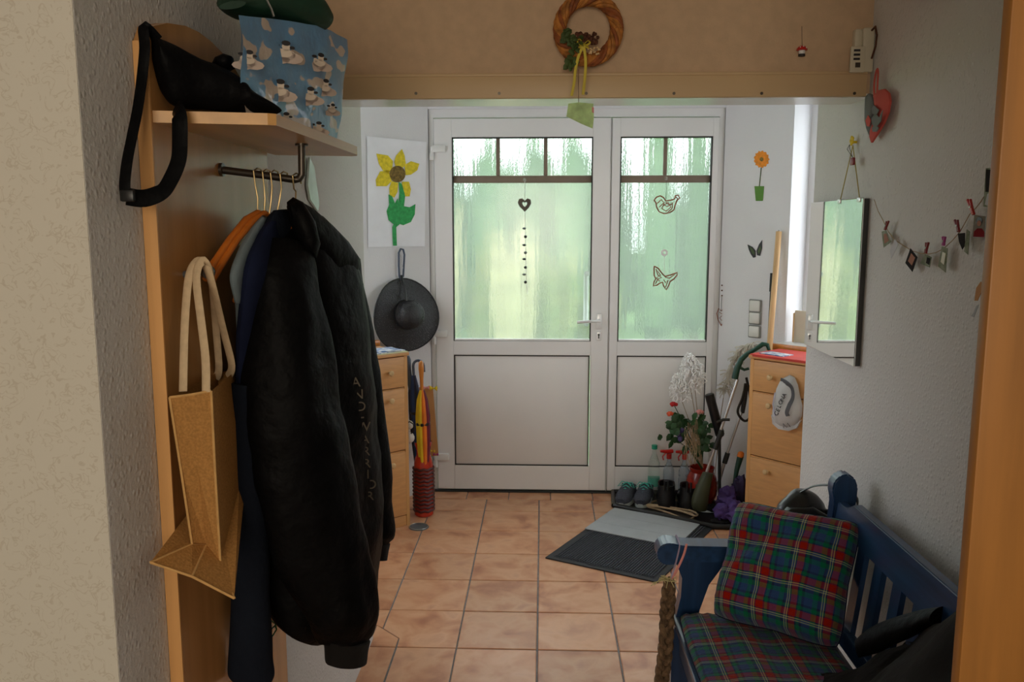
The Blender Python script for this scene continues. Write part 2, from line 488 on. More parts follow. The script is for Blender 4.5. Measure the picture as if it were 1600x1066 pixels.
def prism(bm, pts, o, u, v, n, th):
    """outline pts (a,b) in frame o + a*u + b*v, thickness th along n"""
    o, u, v, n = Vector(o), Vector(u), Vector(v), Vector(n)
    k = len(pts)
    a = [o + u * p[0] + v * p[1] for p in pts]
    b = [p + n * th for p in a]
    faces_from(bm, a + b, [tuple(range(k))[::-1], tuple(range(k, 2 * k))] + [(i, (i + 1) % k, k + (i + 1) % k, k + i) for i in range(k)])
    return bm


def prism3(bm, pts, n, th):
    """closed outline of 3D points"""
    n = Vector(n)
    k = len(pts)
    a = [Vector(p) for p in pts]
    b = [p + n * th for p in a]
    faces_from(bm, a + b, [tuple(range(k))[::-1], tuple(range(k, 2 * k))] + [(i, (i + 1) % k, k + (i + 1) % k, k + i) for i in range(k)])
    return bm


def puff(bm, pts, n, th, rings=5, back=0.0):
    """inflated cushion over a star-shaped 3D outline"""
    n = Vector(n)
    P = [Vector(p) for p in pts]
    c = sum(P, Vector()) / len(P)
    k = len(P)
    vs, fs = [], []
    for r in range(rings):
        s = math.cos(r / rings * PI / 2)
        h = math.sin(r / rings * PI / 2) * th
        vs += [c + (p - c) * s + n * h for p in P]
    vs.append(c + n * th)
    for r in range(rings - 1):
        for i in range(k):
            fs.append((r * k + i, r * k + (i + 1) % k, (r + 1) * k + (i + 1) % k, (r + 1) * k + i))
    for i in range(k):
        fs.append(((rings - 1) * k + i, (rings - 1) * k + (i + 1) % k, len(vs) - 1))
    b0 = len(vs)
    vs += [p - n * back for p in P]
    vs.append(c - n * back)
    for i in range(k):
        fs.append((i, b0 + i, b0 + (i + 1) % k, (i + 1) % k))
        fs.append((b0 + i, len(vs) - 1, b0 + (i + 1) % k))
    faces_from(bm, vs, fs)
    return bm


def frame_of(d, ref=None):
    d = Vector(d).normalized()
    ref = Vector(ref) if ref else (Vector((0, 0, 1)) if abs(d.z) < 0.9 else Vector((1, 0, 0)))
    a = d.cross(ref).normalized()
    return a, a.cross(d).normalized()


def smooth_path(P, sub):
    out, m = [], len(P)
    for i in range(m - 1):
        p0, p1, p2, p3 = P[max(i - 1, 0)], P[i], P[i + 1], P[min(i + 2, m - 1)]
        for k in range(sub):
            t = k / sub
            out.append(0.5 * ((2 * p1) + (p2 - p0) * t + (2 * p0 - 5 * p1 + 4 * p2 - p3) * t * t + (3 * p1 - p0 - 3 * p2 + p3) * t ** 3))
    return out + [P[-1]]


def tube(bm, pts, r, n=8, flat=None, ref=None, cap=True, sm=0):
    """round or flat (flat = (half width, half thickness)) rod along a path; r may be a list"""
    P = [Vector(p) for p in pts]
    if sm or (flat and len(P) > 3):
        P = smooth_path(P, sm or 5)
    k = len(P)
    vs = []
    a = None
    for i, p in enumerate(P):
        d = (P[min(i + 1, k - 1)] - P[max(i - 1, 0)])
        if d.length < 1e-7:
            d = Vector((0, 0, 1))
        d.normalize()
        if a is None or ref:
            a, b = frame_of(d, ref)
        else:
            a = (a - d * a.dot(d))
            a = a.normalized() if a.length > 1e-6 else frame_of(d)[0]
            b = a.cross(d).normalized()
        rr = r[i] if isinstance(r, (list, tuple)) else r
        ra, rb = (flat if flat else (rr, rr))
        for j in range(n):
            t = 2 * PI * j / n
            vs.append(p + a * math.cos(t) * ra + b * math.sin(t) * rb)
    fs = [(i * n + j, i * n + (j + 1) % n, (i + 1) * n + (j + 1) % n, (i + 1) * n + j) for i in range(k - 1) for j in range(n)]
    if cap:
        fs += [tuple(range(n))[::-1], tuple((k - 1) * n + j for j in range(n))]
    faces_from(bm, vs, fs)
    return bm


def cyl(bm, p0, p1, r0, r1=None, n=16):
    return tube(bm, [p0, p1], [r0, r0 if r1 is None else r1], n)


def lathe(bm, prof, o, axis=(0, 0, 1), n=24, wob=None):
    o, axis = Vector(o), Vector(axis).normalized()
    a, b = frame_of(axis)
    vs = []
    for i, (r, h) in enumerate(prof):
        for j in range(n):
            t = 2 * PI * j / n
            rr, hh = (r, h) if wob is None else wob(r, h, t)
            vs.append(o + axis * hh + a * math.cos(t) * rr + b * math.sin(t) * rr)
    fs = [(i * n + j, i * n + (j + 1) % n, (i + 1) * n + (j + 1) % n, (i + 1) * n + j) for i in range(len(prof) - 1) for j in range(n)]
    fs += [tuple(range(n))[::-1], tuple((len(prof) - 1) * n + j for j in range(n))]
    faces_from(bm, vs, fs)
    return bm


def ball(bm, c, r, s=(1, 1, 1), n=12, nz=0.0, seed=0.0, mtx=None):
    vs, fs = [], []
    m = n // 2 + 1
    for i in range(m + 1):
        ph = PI * i / m
        for j in range(n):
            t = 2 * PI * j / n
            d = Vector((math.sin(ph) * math.cos(t), math.sin(ph) * math.sin(t), math.cos(ph)))
            k = 1 + (nz * noise.noise(d * 2.2 + Vector((seed, seed * 1.7, 0))) if nz else 0)
            v = Vector((d.x * s[0], d.y * s[1], d.z * s[2])) * r * k
            vs.append((mtx @ v if mtx else v) + Vector(c))
    for i in range(m):
        for j in range(n):
            fs.append((i * n + j, i * n + (j + 1) % n, (i + 1) * n + (j + 1) % n, (i + 1) * n + j))
    t = bmesh.new()
    faces_from(t, vs, fs)
    bmesh.ops.remove_doubles(t, verts=t.verts, dist=1e-6)
    merge(bm, t)
    return bm


def lerp(a, b, t):
    return a + (b - a) * t


def loft(bm, rows, n=30, fold=0.0, fs_=9.0, seed=0.0, sub=5, power=2.0, vert=0.25):
    """stack of closed cross-sections; rows = (left point, right point, thickness); folds run mostly downwards"""
    R = []
    m = len(rows)

    def cr(p0, p1, p2, p3, t):
        return 0.5 * ((2 * p1) + (p2 - p0) * t + (2 * p0 - 5 * p1 + 4 * p2 - p3) * t * t + (3 * p1 - p0 - 3 * p2 + p3) * t ** 3)
    for i in range(m - 1):
        for s in range(sub):
            t = s / sub
            q = [rows[max(i - 1, 0)], rows[i], rows[i + 1], rows[min(i + 2, m - 1)]]
            R.append(tuple(cr(q[0][k] if k < 2 else q[0][2], q[1][k], q[2][k], q[3][k], t) for k in range(3)))
    R.append(rows[-1])
    vs = []
    cs = [(r[0] + r[1]) / 2 for r in R]
    for i, (L, Rr, th) in enumerate(R):
        c = cs[i]
        d = cs[min(i + 1, len(R) - 1)] - cs[max(i - 1, 0)]
        u = (Rr - L) / 2
        v = d.cross(u)
        if v.length < 1e-7:
            v = Vector((0, 1, 0))
        v = v.normalized() * (th / 2)
        for j in range(n):
            t = 2 * PI * j / n
            ct, st = math.cos(t), math.sin(t)
            e = 2.0 / power
            p = c + u * math.copysign(abs(ct) ** e, ct) + v * math.copysign(abs(st) ** e, st)
            if fold:
                q = Vector((p.x * fs_, p.y * fs_, p.z * fs_ * vert + seed))
                f = noise.noise(q) + 0.5 * noise.noise(q * 2.1 + Vector((3, 1, 2))) + 0.5 * noise.noise(Vector((p.x * 6, p.y * 6, p.z * 14 + seed)))
                dd = (p - c)
                if dd.length > 1e-6:
                    p = p + dd.normalized() * f * fold
            vs.append(p)
    k = len(R)
    fs = [(i * n + j, i * n + (j + 1) % n, (i + 1) * n + (j + 1) % n, (i + 1) * n + j) for i in range(k - 1) for j in range(n)]
    fs += [tuple(range(n))[::-1], tuple((k - 1) * n + j for j in range(n))]
    faces_from(bm, vs, fs)
    return bm


OFF = {}


def obj(name, bm, m, parent=None, label=None, cat=None, group=None, kind=None, smooth=True, angle=40):
    bmesh.ops.recalc_face_normals(bm, faces=bm.faces)
    if parent is None:
        xs = [v.co for v in bm.verts]
        lo = Vector((min(v.x for v in xs), min(v.y for v in xs), min(v.z for v in xs)))
        hi = Vector((max(v.x for v in xs), max(v.y for v in xs), max(v.z for v in xs)))
        off = Vector(((lo.x + hi.x) / 2, (lo.y + hi.y) / 2, lo.z))
    else:
        off = OFF[parent.name]
    for v in bm.verts:
        v.co -= off
    me = bpy.data.meshes.new(name)
    bm.to_mesh(me)
    bm.free()
    me.materials.append(m if not isinstance(m, str) else MT[m])
    if smooth:
        for p in me.polygons:
            p.use_smooth = True
        try:
            me.set_sharp_from_angle(angle=math.radians(angle))
        except Exception:
            pass
    o = bpy.data.objects.new(name, me)
    COL.objects.link(o)
    if parent is None:
        o.location = off
    else:
        o.parent = parent
    OFF[o.name] = off
    if label: o['label'] = label
    if cat: o['category'] = cat
    if group: o['group'] = group
    if kind: o['kind'] = kind
    return o


def thing(name, label, cat, loc, group=None, kind=None):
    o = bpy.data.objects.new(name, None)
    o.empty_display_size = 0.05
    COL.objects.link(o)
    o.location = loc
    OFF[o.name] = Vector(loc)
    if label: o['label'] = label
    if cat: o['category'] = cat
    if group: o['group'] = group
    if kind: o['kind'] = kind
    return o


def text(name, s, m, parent, loc, xdir, ydir, size, depth=0.0006, label=None):
    c = bpy.data.curves.new(name, 'FONT')
    c.body = s
    c.size = size
    c.extrude = depth
    c.align_x = 'CENTER'
    c.align_y = 'CENTER'
    c.materials.append(MT[m])
    tmp = bpy.data.objects.new(name, c)
    COL.objects.link(tmp)
    bpy.context.view_layer.update()
    me = bpy.data.meshes.new_from_object(tmp.evaluated_get(bpy.context.evaluated_depsgraph_get()))
    bpy.data.objects.remove(tmp)
    o = bpy.data.objects.new(name, me)
    COL.objects.link(o)
    x = Vector(xdir).normalized()
    y = Vector(ydir)
    y = (y - x * y.dot(x)).normalized()
    z = x.cross(y)
    M = Matrix((x, y, z)).transposed().to_4x4()
    off = OFF[parent.name]
    M.translation = Vector(loc) - off
    o.parent = parent
    o.matrix_local = M
    OFF[o.name] = off
    if label: o['label'] = label
    return o


V = Vector
# ================================================================== SETTING
XL, XR, YB0, YB1, YC = -0.655, 0.965, 2.58, 2.73, 3.045      # side walls, header wall, corner of the hall
ZB = 1.984
YD = 4.87

# floor: a grout slab with every tile laid on it
floor = obj('floor', box(B(), (-3.0, -3.0, -0.06), (2.4, 4.95, -0.004)), 'grout', kind='structure', smooth=False)
P = 0.3095
x00 = -0.013


def tile_bm(w, d):
    t = B()
    bevbox(t, (-w / 2, -d / 2, -0.012), (w / 2, d / 2, 0), 0.0025, seg=1)
    return t


def mesh_of(name, bm, m):
    bmesh.ops.recalc_face_normals(bm, faces=bm.faces)
    me = bpy.data.meshes.new(name)
    bm.to_mesh(me)
    bm.free()
    me.materials.append(MT[m])
    return me


full = mesh_of('tile', tile_bm(P - 0.006, P - 0.006), 'tile')


def put_tile(me, x, y):
    o = bpy.data.objects.new('tile', me)
    COL.objects.link(o)
    o.parent = floor
    fo = OFF[floor.name]
    o.location = V((x, y, 0)) - fo


rows_y = [4.53 - 0.31 * k for k in range(0, 14)]           # grout lines measured on the floor


def inside(x, y):
    if y < 3.0:
        return -0.655 - P * 0.7 < x < 0.965 + P * 0.7
    return x + 0.62 * y > -1.05 - 0.62 * 0 and -1.7 < x < 2.05 and (y - 4.87) < (-x + 1.25) * 1.1 and (y - 4.87) < (x + 0.9) * 1.0


strip = mesh_of('tile', tile_bm(P - 0.006, 0.200 - 0.006), 'tile')
border = mesh_of('tile', tile_bm(0.245, 0.128), 'tile')
for k, y in enumerate(rows_y[:-1]):
    yc = (rows_y[k] + rows_y[k + 1]) / 2
    for i in range(-6, 7):
        xc = x00 + P * (i + 0.5)
        if not inside(xc, yc):
            continue
        if i == -2 and 2.3 < yc < 3.2 or i == -3 and yc < 3.2:
            continue
        put_tile(full, xc, yc)
for i in range(-3, 5):
    put_tile(strip, x00 + P * (i + 0.5), 4.53 + 0.101)
for i in range(-3, 5):
    put_tile(border, -0.07 + 0.25 * i, 4.735 + 0.067)
# cut tiles by the corner of the left wall
cut = [[(-0.94, 3.05), (-0.664, 3.05), (-0.664, 3.156), (-0.635, 3.133), (-0.635, 3.287), (-0.94, 3.287)], [(-0.629, 3.287), (-0.325, 3.287), (-0.325, 2.983), (-0.549, 2.983), (-0.552, 3.050), (-0.629, 3.127)],
       [(-0.66, 3.150), (-0.557, 3.047), (-0.557, 2.983), (-0.66, 2.983)], [(-0.66, 2.977), (-0.557, 2.977), (-0.557, 2.673), (-0.66, 2.673)],
       [(-0.549, 2.977), (-0.325, 2.977), (-0.325, 2.673), (-0.549, 2.673)], [(-0.66, 2.667), (-0.557, 2.667), (-0.557, 2.363), (-0.66, 2.363)],
       [(-0.549, 2.667), (-0.325, 2.667), (-0.325, 2.363), (-0.549, 2.363)]]
for c in cut:
    t = prism(B(), c, (0, 0, -0.012), (1, 0, 0), (0, 1, 0), (0, 0, 1), 0.012)
    bmesh.ops.recalc_face_normals(t, faces=t.faces)
    me = bpy.data.meshes.new('tile')
    t.to_mesh(me)
    t.free()
    me.materials.append(MT['tile'])
    put_tile(me, 0, 0)


def wall(name, lo, hi, m='wall'):
    return obj(name, box(B(), lo, hi), m, kind='structure', smooth=False)


wall('wall_left', (XL - 0.13, 1.1885, 0), (XL, YC, 2.5))
wall('wall_right', (XR, 1.20, 0), (XR + 0.13, YC, 2.5))
wall('wall_header', (XL - 0.01, YB0, ZB + 0.004), (XR + 0.01, YB1, 2.5), 'header')
und = obj('trim_1', box(B(), (XL - 0.005, YB0 - 0.001, ZB - 0.006), (XR + 0.005, YB1, ZB + 0.004)), 'under', kind='structure', smooth=False)
# timber board along the foot of the header wall
tb = thing('trim_2', None, None, (0.17, 2.57, ZB), kind='structure')
obj('board', bevbox(B(), (-0.652, 2.562, ZB - 0.006), (0.95, 2.58, 2.045), 0.002), 'trimw', tb)
obj('top_bead', bevbox(B(), (-0.652, 2.558, 2.041), (0.95, 2.58, 2.050), 0.002), 'trimw', tb)
for px in (650, 780, 916, 1053, 1190, 1335):
    p = oY(px, 146, 2.562)
    obj('screw', cyl(B(), p, p - V((0, 0.002, 0)), 0.0045, n=10), 'bronze', tb)

# doorway the photographer looks through
wall('wall_doorway_left', (-2.6, 1.187, 0), (XL - 0.0005, 1.30, 2.5), 'paper_wall')
wall('wall_doorway_right', (0.716, 1.12, 0), (2.3, 1.20, 2.5), 'wall')
fr = thing('trim_3', None, None, (0.66, 1.05, 0), kind='structure')
obj('casing', bevbox(B(), (0.577, 1.095, 0), (0.90, 1.118, 2.5), 0.003), 'jamb', fr)
obj('door_lining', bevbox(B(), (0.690, 1.118, 0), (0.715, 1.22, 2.5), 0.003), 'jamb', fr)
wall('wall_room_back', (-2.6, -2.7, 0), (2.3, -2.58, 2.5), 'wall')
wall('wall_room_left', (-2.72, -2.7, 0), (-2.6, 1.19, 2.5), 'wall')
wall('wall_room_right', (2.3, -2.7, 0), (2.42, 1.12, 2.5), 'wall')
wall('ceiling', (-2.72, -2.7, 2.5), (2.42, 2.73, 2.6), 'ceil')
wall('ceiling_vestibule', (-2.0, 2.73, 2.42), (2.4, 5.1, 2.6), 'ceil')

# vestibule: door wall with two canted walls, each with a window
aL, aR = V((-0.66, 4.87, 0)), V((1.03, 4.87, 0))
dL, dR = V((-0.783, -0.622, 0)), V((0.682, -0.731, 0))
nL, nR = V((0.622, -0.783, 0)), V((-0.731, -0.682, 0))     # facing into the room


def canted(name, a, d, n, t0, t1, length, z0=0.95, z1=2.26, th=0.24):
    """wall with a window opening between t0 and t1"""
    bm = B()
    M = Matrix((d, -n, V((0, 0, 1)))).transposed().to_4x4()
    M.translation = a
    box(bm, (0, 0, 0), (t0, th, 2.42), M)
    box(bm, (t1, 0, 0), (length, th, 2.42), M)
    box(bm, (t0, 0, 0), (t1, th, z0), M)
    box(bm, (t0, 0, z1), (t1, th, 2.42), M)
    o = obj(name, bm, 'bay', kind='structure', smooth=False)
    return M


ML = canted('wall_front_left', aL, dL, nL, 0.425, 1.10, 1.22)
MR = canted('wall_front_right', aR, dR, nR, 0.43, 1.12, 1.25)
endL, endR = aL + dL * 1.22, aR + dR * 1.25


def side_wall(name, xa, xb, y0, y1, wy0, wy1, z0=0.95, z1=2.26):  # hidden side wall, its opening added to let more daylight in
    bm = B()
    box(bm, (xa, y0, 0), (xb, wy0, 2.42))
    box(bm, (xa, wy1, 0), (xb, y1, 2.42))
    box(bm, (xa, wy0, 0), (xb, wy1, z0))
    box(bm, (xa, wy0, z1), (xb, wy1, 2.42))
    obj(name, bm, 'bay', kind='structure', smooth=False)


side_wall('wall_vestibule_left', endL.x - 0.20, endL.x, YC - 0.1, endL.y + 0.12, YC + 0.12, endL.y - 0.06)
side_wall('wall_vestibule_right', endR.x, endR.x + 0.20, YC - 0.1, endR.y + 0.12, YC + 0.12, endR.y - 0.06)
wall('wall_return_left', (endL.x - 0.1, YC - 0.12, 0), (XL - 0.13, YC, 2.42), 'wall')
wall('wall_return_right', (XR + 0.13, YC - 0.12, 0), (endR.x + 0.1, YC, 2.42), 'wall')
wall('wall_above_door', (-0.80, 4.872, 2.262), (1.16, 5.1, 2.42), 'bay')
wall('wall_beside_door_left', (-0.82, 4.93, 0), (-0.655, 5.1, 2.42), 'bay')
wall('wall_beside_door_right', (1.028, 4.93, 0), (1.18, 5.1, 2.42), 'bay')


def side_window(k, M, t0, t1, z0, z1):
    r = thing('window_%d' % k, None, None, M @ V(((t0 + t1) / 2, 0.2, z0)), kind='structure')
    f = B()
    y0, y1 = 0.17, 0.235
    b = 0.065
    box(f, (t0, y0, z0), (t0 + b, y1, z1), M)
    box(f, (t1 - b, y0, z0), (t1, y1, z1), M)
    box(f, (t0 + b, y0, z0), (t1 - b, y1, z0 + b), M)
    box(f, (t0 + b, y0, z1 - b), (t1 - b, y1, z1), M)
    obj('window_frame', f, 'pvc', r, smooth=False)
    obj('glass_pane', box(B(), (t0 + b, 0.20, z0 + b), (t1 - b, 0.206, z1 - b), M), 'cglass', r, smooth=False)
    obj('window_sill', bevbox(B(), (t0 - 0.02, -0.06, z0 - 0.005), (t1 + 0.02, 0.17, z0 + 0.020), 0.006, M), 'white' if k == 9 else 'pvc', r)
    obj('sill_edge', bevbox(B(), (t0 - 0.05, -0.085, z0 - 0.016), (t1 + 0.05, -0.058, z0 + 0.018), 0.008, M), 'hwood', r)


side_window(1, ML, 0.425, 1.10, 0.95, 2.26)
side_window(2, MR, 0.43, 1.12, 0.95, 2.26)
MSL = Matrix(((0, -1, 0, endL.x), (1, 0, 0, 0), (0, 0, 1, 0), (0, 0, 0, 1)))
MSR = Matrix(((0, 1, 0, endR.x), (1, 0, 0, 0), (0, 0, 1, 0), (0, 0, 0, 1)))
side_window(3, MSL, YC + 0.12, endL.y - 0.06, 0.95, 2.26)  # added window, out of view, brightens the vestibule from the left
side_window(4, MSR, YC + 0.12, endR.y - 0.06, 0.95, 2.26)  # its added counterpart on the right, also unseen and there for light
portal('added_window_portal_left', (endL.x - 0.28, 3.6, 1.6), (0, math.radians(-90), 0), 1.35, 0.9)
portal('added_window_portal_right', (endR.x + 0.28, 3.55, 1.6), (0, math.radians(90), 0), 1.35, 0.8)
for M, n, nm in ((ML, nL, 'window_portal_left'), (MR, nR, 'window_portal_right')):
    c = M @ V((0.77, 0.26, 1.6))
    portal(nm, c, n.to_track_quat('-Z', 'Z').to_euler(), 0.7, 1.35)

# entrance door: outer frame, opening leaf with a glazed upper half, fixed side panel
fr = thing('trim_4', None, None, (0.185, 4.9, 0), kind='structure')
f = B()
box(f, (-0.658, 4.885, 0), (-0.632, 4.95, 2.262))
box(f, (1.0, 4.885, 0), (1.03, 4.95, 2.262))
box(f, (-0.632, 4.885, 2.214), (1.0, 4.95, 2.262))
box(f, (0.388, 4.885, 0), (0.392, 4.95, 2.214))
obj('outer_frame', f, 'pvc', fr, smooth=False)
obj('threshold', bevbox(B(), (-0.655, 4.86, -0.004), (1.03, 4.95, 0.010), 0.003), 'gasket', fr)


def leaf(k, x0, x1, gx0, gx1, px0, px1, verticals, label):
    r = thing('door_%d' % k, None, None, ((x0 + x1) / 2, 4.9, 0), kind='structure')
    y0, y1 = 4.870, 4.935
    zg0, zg1, zp0, zp1, zt, zb = 0.925, 2.103, 0.166, 0.840, 2.208, 0.016
    f = B()
    bx = lambda a, b, c, d: bevbox(f, (a, y0, c), (b, y1, d), 0.003, seg=1)
    bx(x0, gx0, zb, zt)
    bx(gx1, x1, zb, zt)
    bx(gx0 - 0.003, gx1 + 0.003, zg1, zt)
    bx(gx0 - 0.003, gx1 + 0.003, zp1, zg0)
    bx(gx0 - 0.003, gx1 + 0.003, zb, zp0)
    obj('leaf_frame', f, 'pvc', r)
    g = B()
    w = 0.006
    for (a, b, c, d) in ((gx0, gx1, zg0, zg1), (px0, px1, zp0, zp1)):
        yy0, yy1 = 4.8715, 4.90
        box(g, (a, yy0, c), (a + w, yy1, d))
        box(g, (b - w, yy0, c), (b, yy1, d))
        box(g, (a, yy0, d - w), (b, yy1, d))
        box(g, (a, yy0, c), (b, yy1, c + w * (0.3 if c > 0.5 else 1)))
    obj('rubber_gasket', g, 'gasket', r, smooth=False)
    bd = B()
    box(bd, (gx0 + w, 4.873, zg0), (gx1 - w, 4.895, zg0 + 0.012))
    obj('glazing_bead', bd, 'chromew', r, smooth=False)
    obj('lower_panel', bevbox(B(), (px0 + w, 4.877, zp0 + w), (px1 - w, 4.925, zp1 - w), 0.002), 'pvcp', r)
    obj('glass_pane', box(B(), (gx0 + 0.004, 4.910, zg0), (gx1 - 0.004, 4.916, zg1)), 'oglass', r, smooth=False)
    obj('glazing_bar', bevbox(B(), (gx0 + w, 4.893, 1.846), (gx1 - w, 4.908, 1.888), 0.003), 'muntin', r)
    for vx in verticals:
        obj('glazing_bar', bevbox(B(), (vx - 0.011, 4.893, 1.888), (vx + 0.011, 4.908, zg1), 0.003), 'muntin', r)
    return r


d1 = leaf(1, -0.628, 0.386, -0.524, 0.285, -0.523, 0.281, (-0.260, 0.015), '')
d2 = leaf(2, 0.394, 0.999, 0.442, 0.963, 0.440, 0.966, (0.700,), '')
for z in (2.02, 0.95, 0.20):
    h = B()
    bevbox(h, (-0.640, 4.852, z - 0.002), (-0.560, 4.872, z + 0.038), 0.004)
    cyl(h, (-0.637, 4.862, z - 0.045), (-0.637, 4.862, z + 0.03), 0.011, n=12)
    bevbox(h, (-0.655, 4.866, z - 0.045), (-0.635, 4.888, z - 0.004), 0.003)
    obj('hinge', h, 'white', d1)
hd = B()
p = V((0.333, 4.870, 1.052))
bevbox(hd, (p.x - 0.016, 4.860, p.z - 0.052), (p.x + 0.016, 4.872, p.z + 0.040), 0.005)
tube(hd, [p, p - V((0, 0.045, 0)), p - V((0.012, 0.052, 0)), p - V((0.13, 0.050, 0.008))], 0.0085, 10)
h_o = obj('door_handle', hd, 'chromew', d1)
kp = B()
bevbox(kp, (p.x - 0.015, 4.862, 0.930), (p.x + 0.013, 4.872, 0.985), 0.004)
k_o = obj('keyhole_plate', kp, 'chromew', d1)
kc = B()
cyl(kc, (p.x - 0.001, 4.863, 0.966), (p.x - 0.001, 4.859, 0.966), 0.006, n=12)
box(kc, (p.x - 0.004, 4.859, 0.944), (p.x + 0.002, 4.863, 0.962))
obj('lock_cylinder', kc, 'gasket', k_o)
pb = B()
tube(pb, [(0.262, 4.94, 1.32), (0.262, 4.99, 1.31), (0.262, 4.99, 1.03), (0.262, 4.94, 1.02)], 0.016, 10)
obj('pull_bar', pb, 'chromew', d1)
portal('door_portal', (0.18, 4.97, 1.5), (math.radians(-90), 0, 0), 1.6, 1.25)

# ================================================================== OUTSIDE
lawn = obj('ground_lawn', box(B(), (-40, 5.15, -0.4), (40, 60, -0.15)), 'grass', kind='structure', smooth=False)
lawn.name = 'ground'
for i in range(60):
    back = i >= 30
    x = -7.0 + (i % 30) * 0.62 + random.uniform(-0.04, 0.04) + (0.31 if back else 0)
    h = 3.35 + 0.35 * noise.noise(V((i * 0.7, 0, 0))) - 0.012 * abs(i - 6) + random.uniform(-0.15, 0.15) + (0.5 if x > 1.6 else 0)
    y = 12.5 + (0.30 if i % 2 else -0.3) + (2.0 if back else 0)
    h += 0.15 if back else 0.0
    r = thing('conifer', 'columnar conifer with a pointed tip in the row beyond the front door', 'tree', (x, y, -0.15), 'conifers in a row outside')
    c = B()
    pr = [(0.10, 0.1), (0.24, 0.25), (0.27, 0.8), (0.25, 1.6), (0.19, 2.3), (0.10, 2.8), (0.012, 3.12)]
    lathe(c, [(a * 1.12, b * h / 3.1) for a, b in pr], (x, y, -0.15), n=12,
          wob=lambda rr, hh, t, s=i: (rr * (1 + 0.3 * noise.noise(V((math.cos(t) * 1.5, math.sin(t) * 1.5, hh * 2 + s * 5)))), hh))
    obj('crown', c, 'thuja', r)
    obj('trunk', cyl(B(), (x, y, -0.15), (x, y, 0.3), 0.06, n=8), 'bark', r)
for i, (x, y, h, m_) in enumerate([(-1.9, 10.2, 1.75, 'shrub'), (-1.25, 9.8, 2.0, 'pampas'), (-0.75, 10.1, 1.7, 'shrub'), (-0.3, 9.6, 1.9, 'pampas'), (0.15, 10.2, 1.55, 'shrub'), (-2.7, 10, 1.9, 'pampas'),
                                   (0.75, 10.6, 1.2, 'shrub'), (-3.6, 10.4, 1.8, 'shrub'), (-4.6, 10, 1.9, 'shrub')]):
    c = B()
    for k in range(14):
        a = random.uniform(0, 6.28)
        rr = random.uniform(0.02, 0.16)
        q = V((x + math.cos(a) * rr, y + math.sin(a) * rr, -0.15))
        hh = h * random.uniform(0.75, 1.05)
        tip = q + V((math.cos(a) * 0.16, math.sin(a) * 0.12, hh))
        tube(c, [q, lerp(q, tip, 0.5) + V((0, 0, 0.05)), tip], [0.05, 0.09, 0.005], 6)
    lb = ('pale feathery ornamental grass clump' if m_ == 'pampas' else 'yellow green upright shrub') + ' seen blurred through the front door glass'
    obj('ornamental_grass' if m_ == 'pampas' else 'garden_shrub', c, m_, label=lb, cat='plant', group='garden plants outside the door' + (' (grasses)' if m_ == 'pampas' else ' (shrubs)'))

# ================================================================== COAT RACK (garderobe) on the left wall
XPN = -0.632
rack = thing('coat_rack', 'tall beech coat rack panel with arched top, shelf and rail on left wall', 'coat rack', (-0.64, 1.65, 0))
arc = [(1.357, 0.0), (1.357, 1.893), (1.375, 1.918), (1.437, 1.938), (1.51, 1.950), (1.565, 1.952), (1.62, 1.948), (1.671, 1.939), (1.73, 1.925), (1.80, 1.895), (1.86, 1.86), (1.925, 1.80), (1.925, 0.0)]
pb = prism(B(), arc, (XL + 0.001, 0, 0), (0, 1, 0), (0, 0, 1), (1, 0, 0), 0.022)
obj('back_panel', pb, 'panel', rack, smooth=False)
obj('edge_strip', box(B(), (XL + 0.001, 1.353, 0), (XPN + 0.001, 1.3575, 1.892)), 'beechv', rack, smooth=False)
ZS = 1.766
sh = prism(B(), [(-0.633, 1.362), (-0.457, 1.402), (-0.445, 1.41), (-0.438, 1.99), (-0.445, 2.02), (-0.46, 2.03), (-0.633, 1.99)], (0, 0, ZS), (1, 0, 0), (0, 1, 0), (0, 0, 1), 0.019)
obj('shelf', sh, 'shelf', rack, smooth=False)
el = oY(470, 281, 1.72)
fl = V((XPN, 1.64, 1.709))
rl = B()
up_ = V((el.x + 0.004, el.y, ZS))
tube(rl, [fl, lerp(fl, el, 0.5), el - V((0.012, 0, 0)), el - V((0.004, 0, -0.002)), el + V((0.003, 0, 0.010)), up_], 0.0075, 12)
obj('hanging_rail', rl, 'bronze', rack)
obj('rail_flange', cyl(B(), fl, fl + V((0.006, 0, 0)), 0.013), 'bronze', rack)
obj('rail_flange', cyl(B(), up_, up_ - V((0, 0, 0.004)), 0.013), 'bronze', rack)
kb = oX(325, 425, -0.585)
kn = B()
ball(kn, kb, 0.0125, n=14)
cyl(kn, kb, V((XPN, kb.y + 0.01, kb.z - 0.005)), 0.006)
obj('hook_knob', kn, 'disc', rack, label='round grey hook knob')

# hangers along the rail
rd = (el - fl)


def railpt(t): return fl + rd * t


DH = V((0.22, 0.97, 0)).normalized()          # direction the hangers lie in


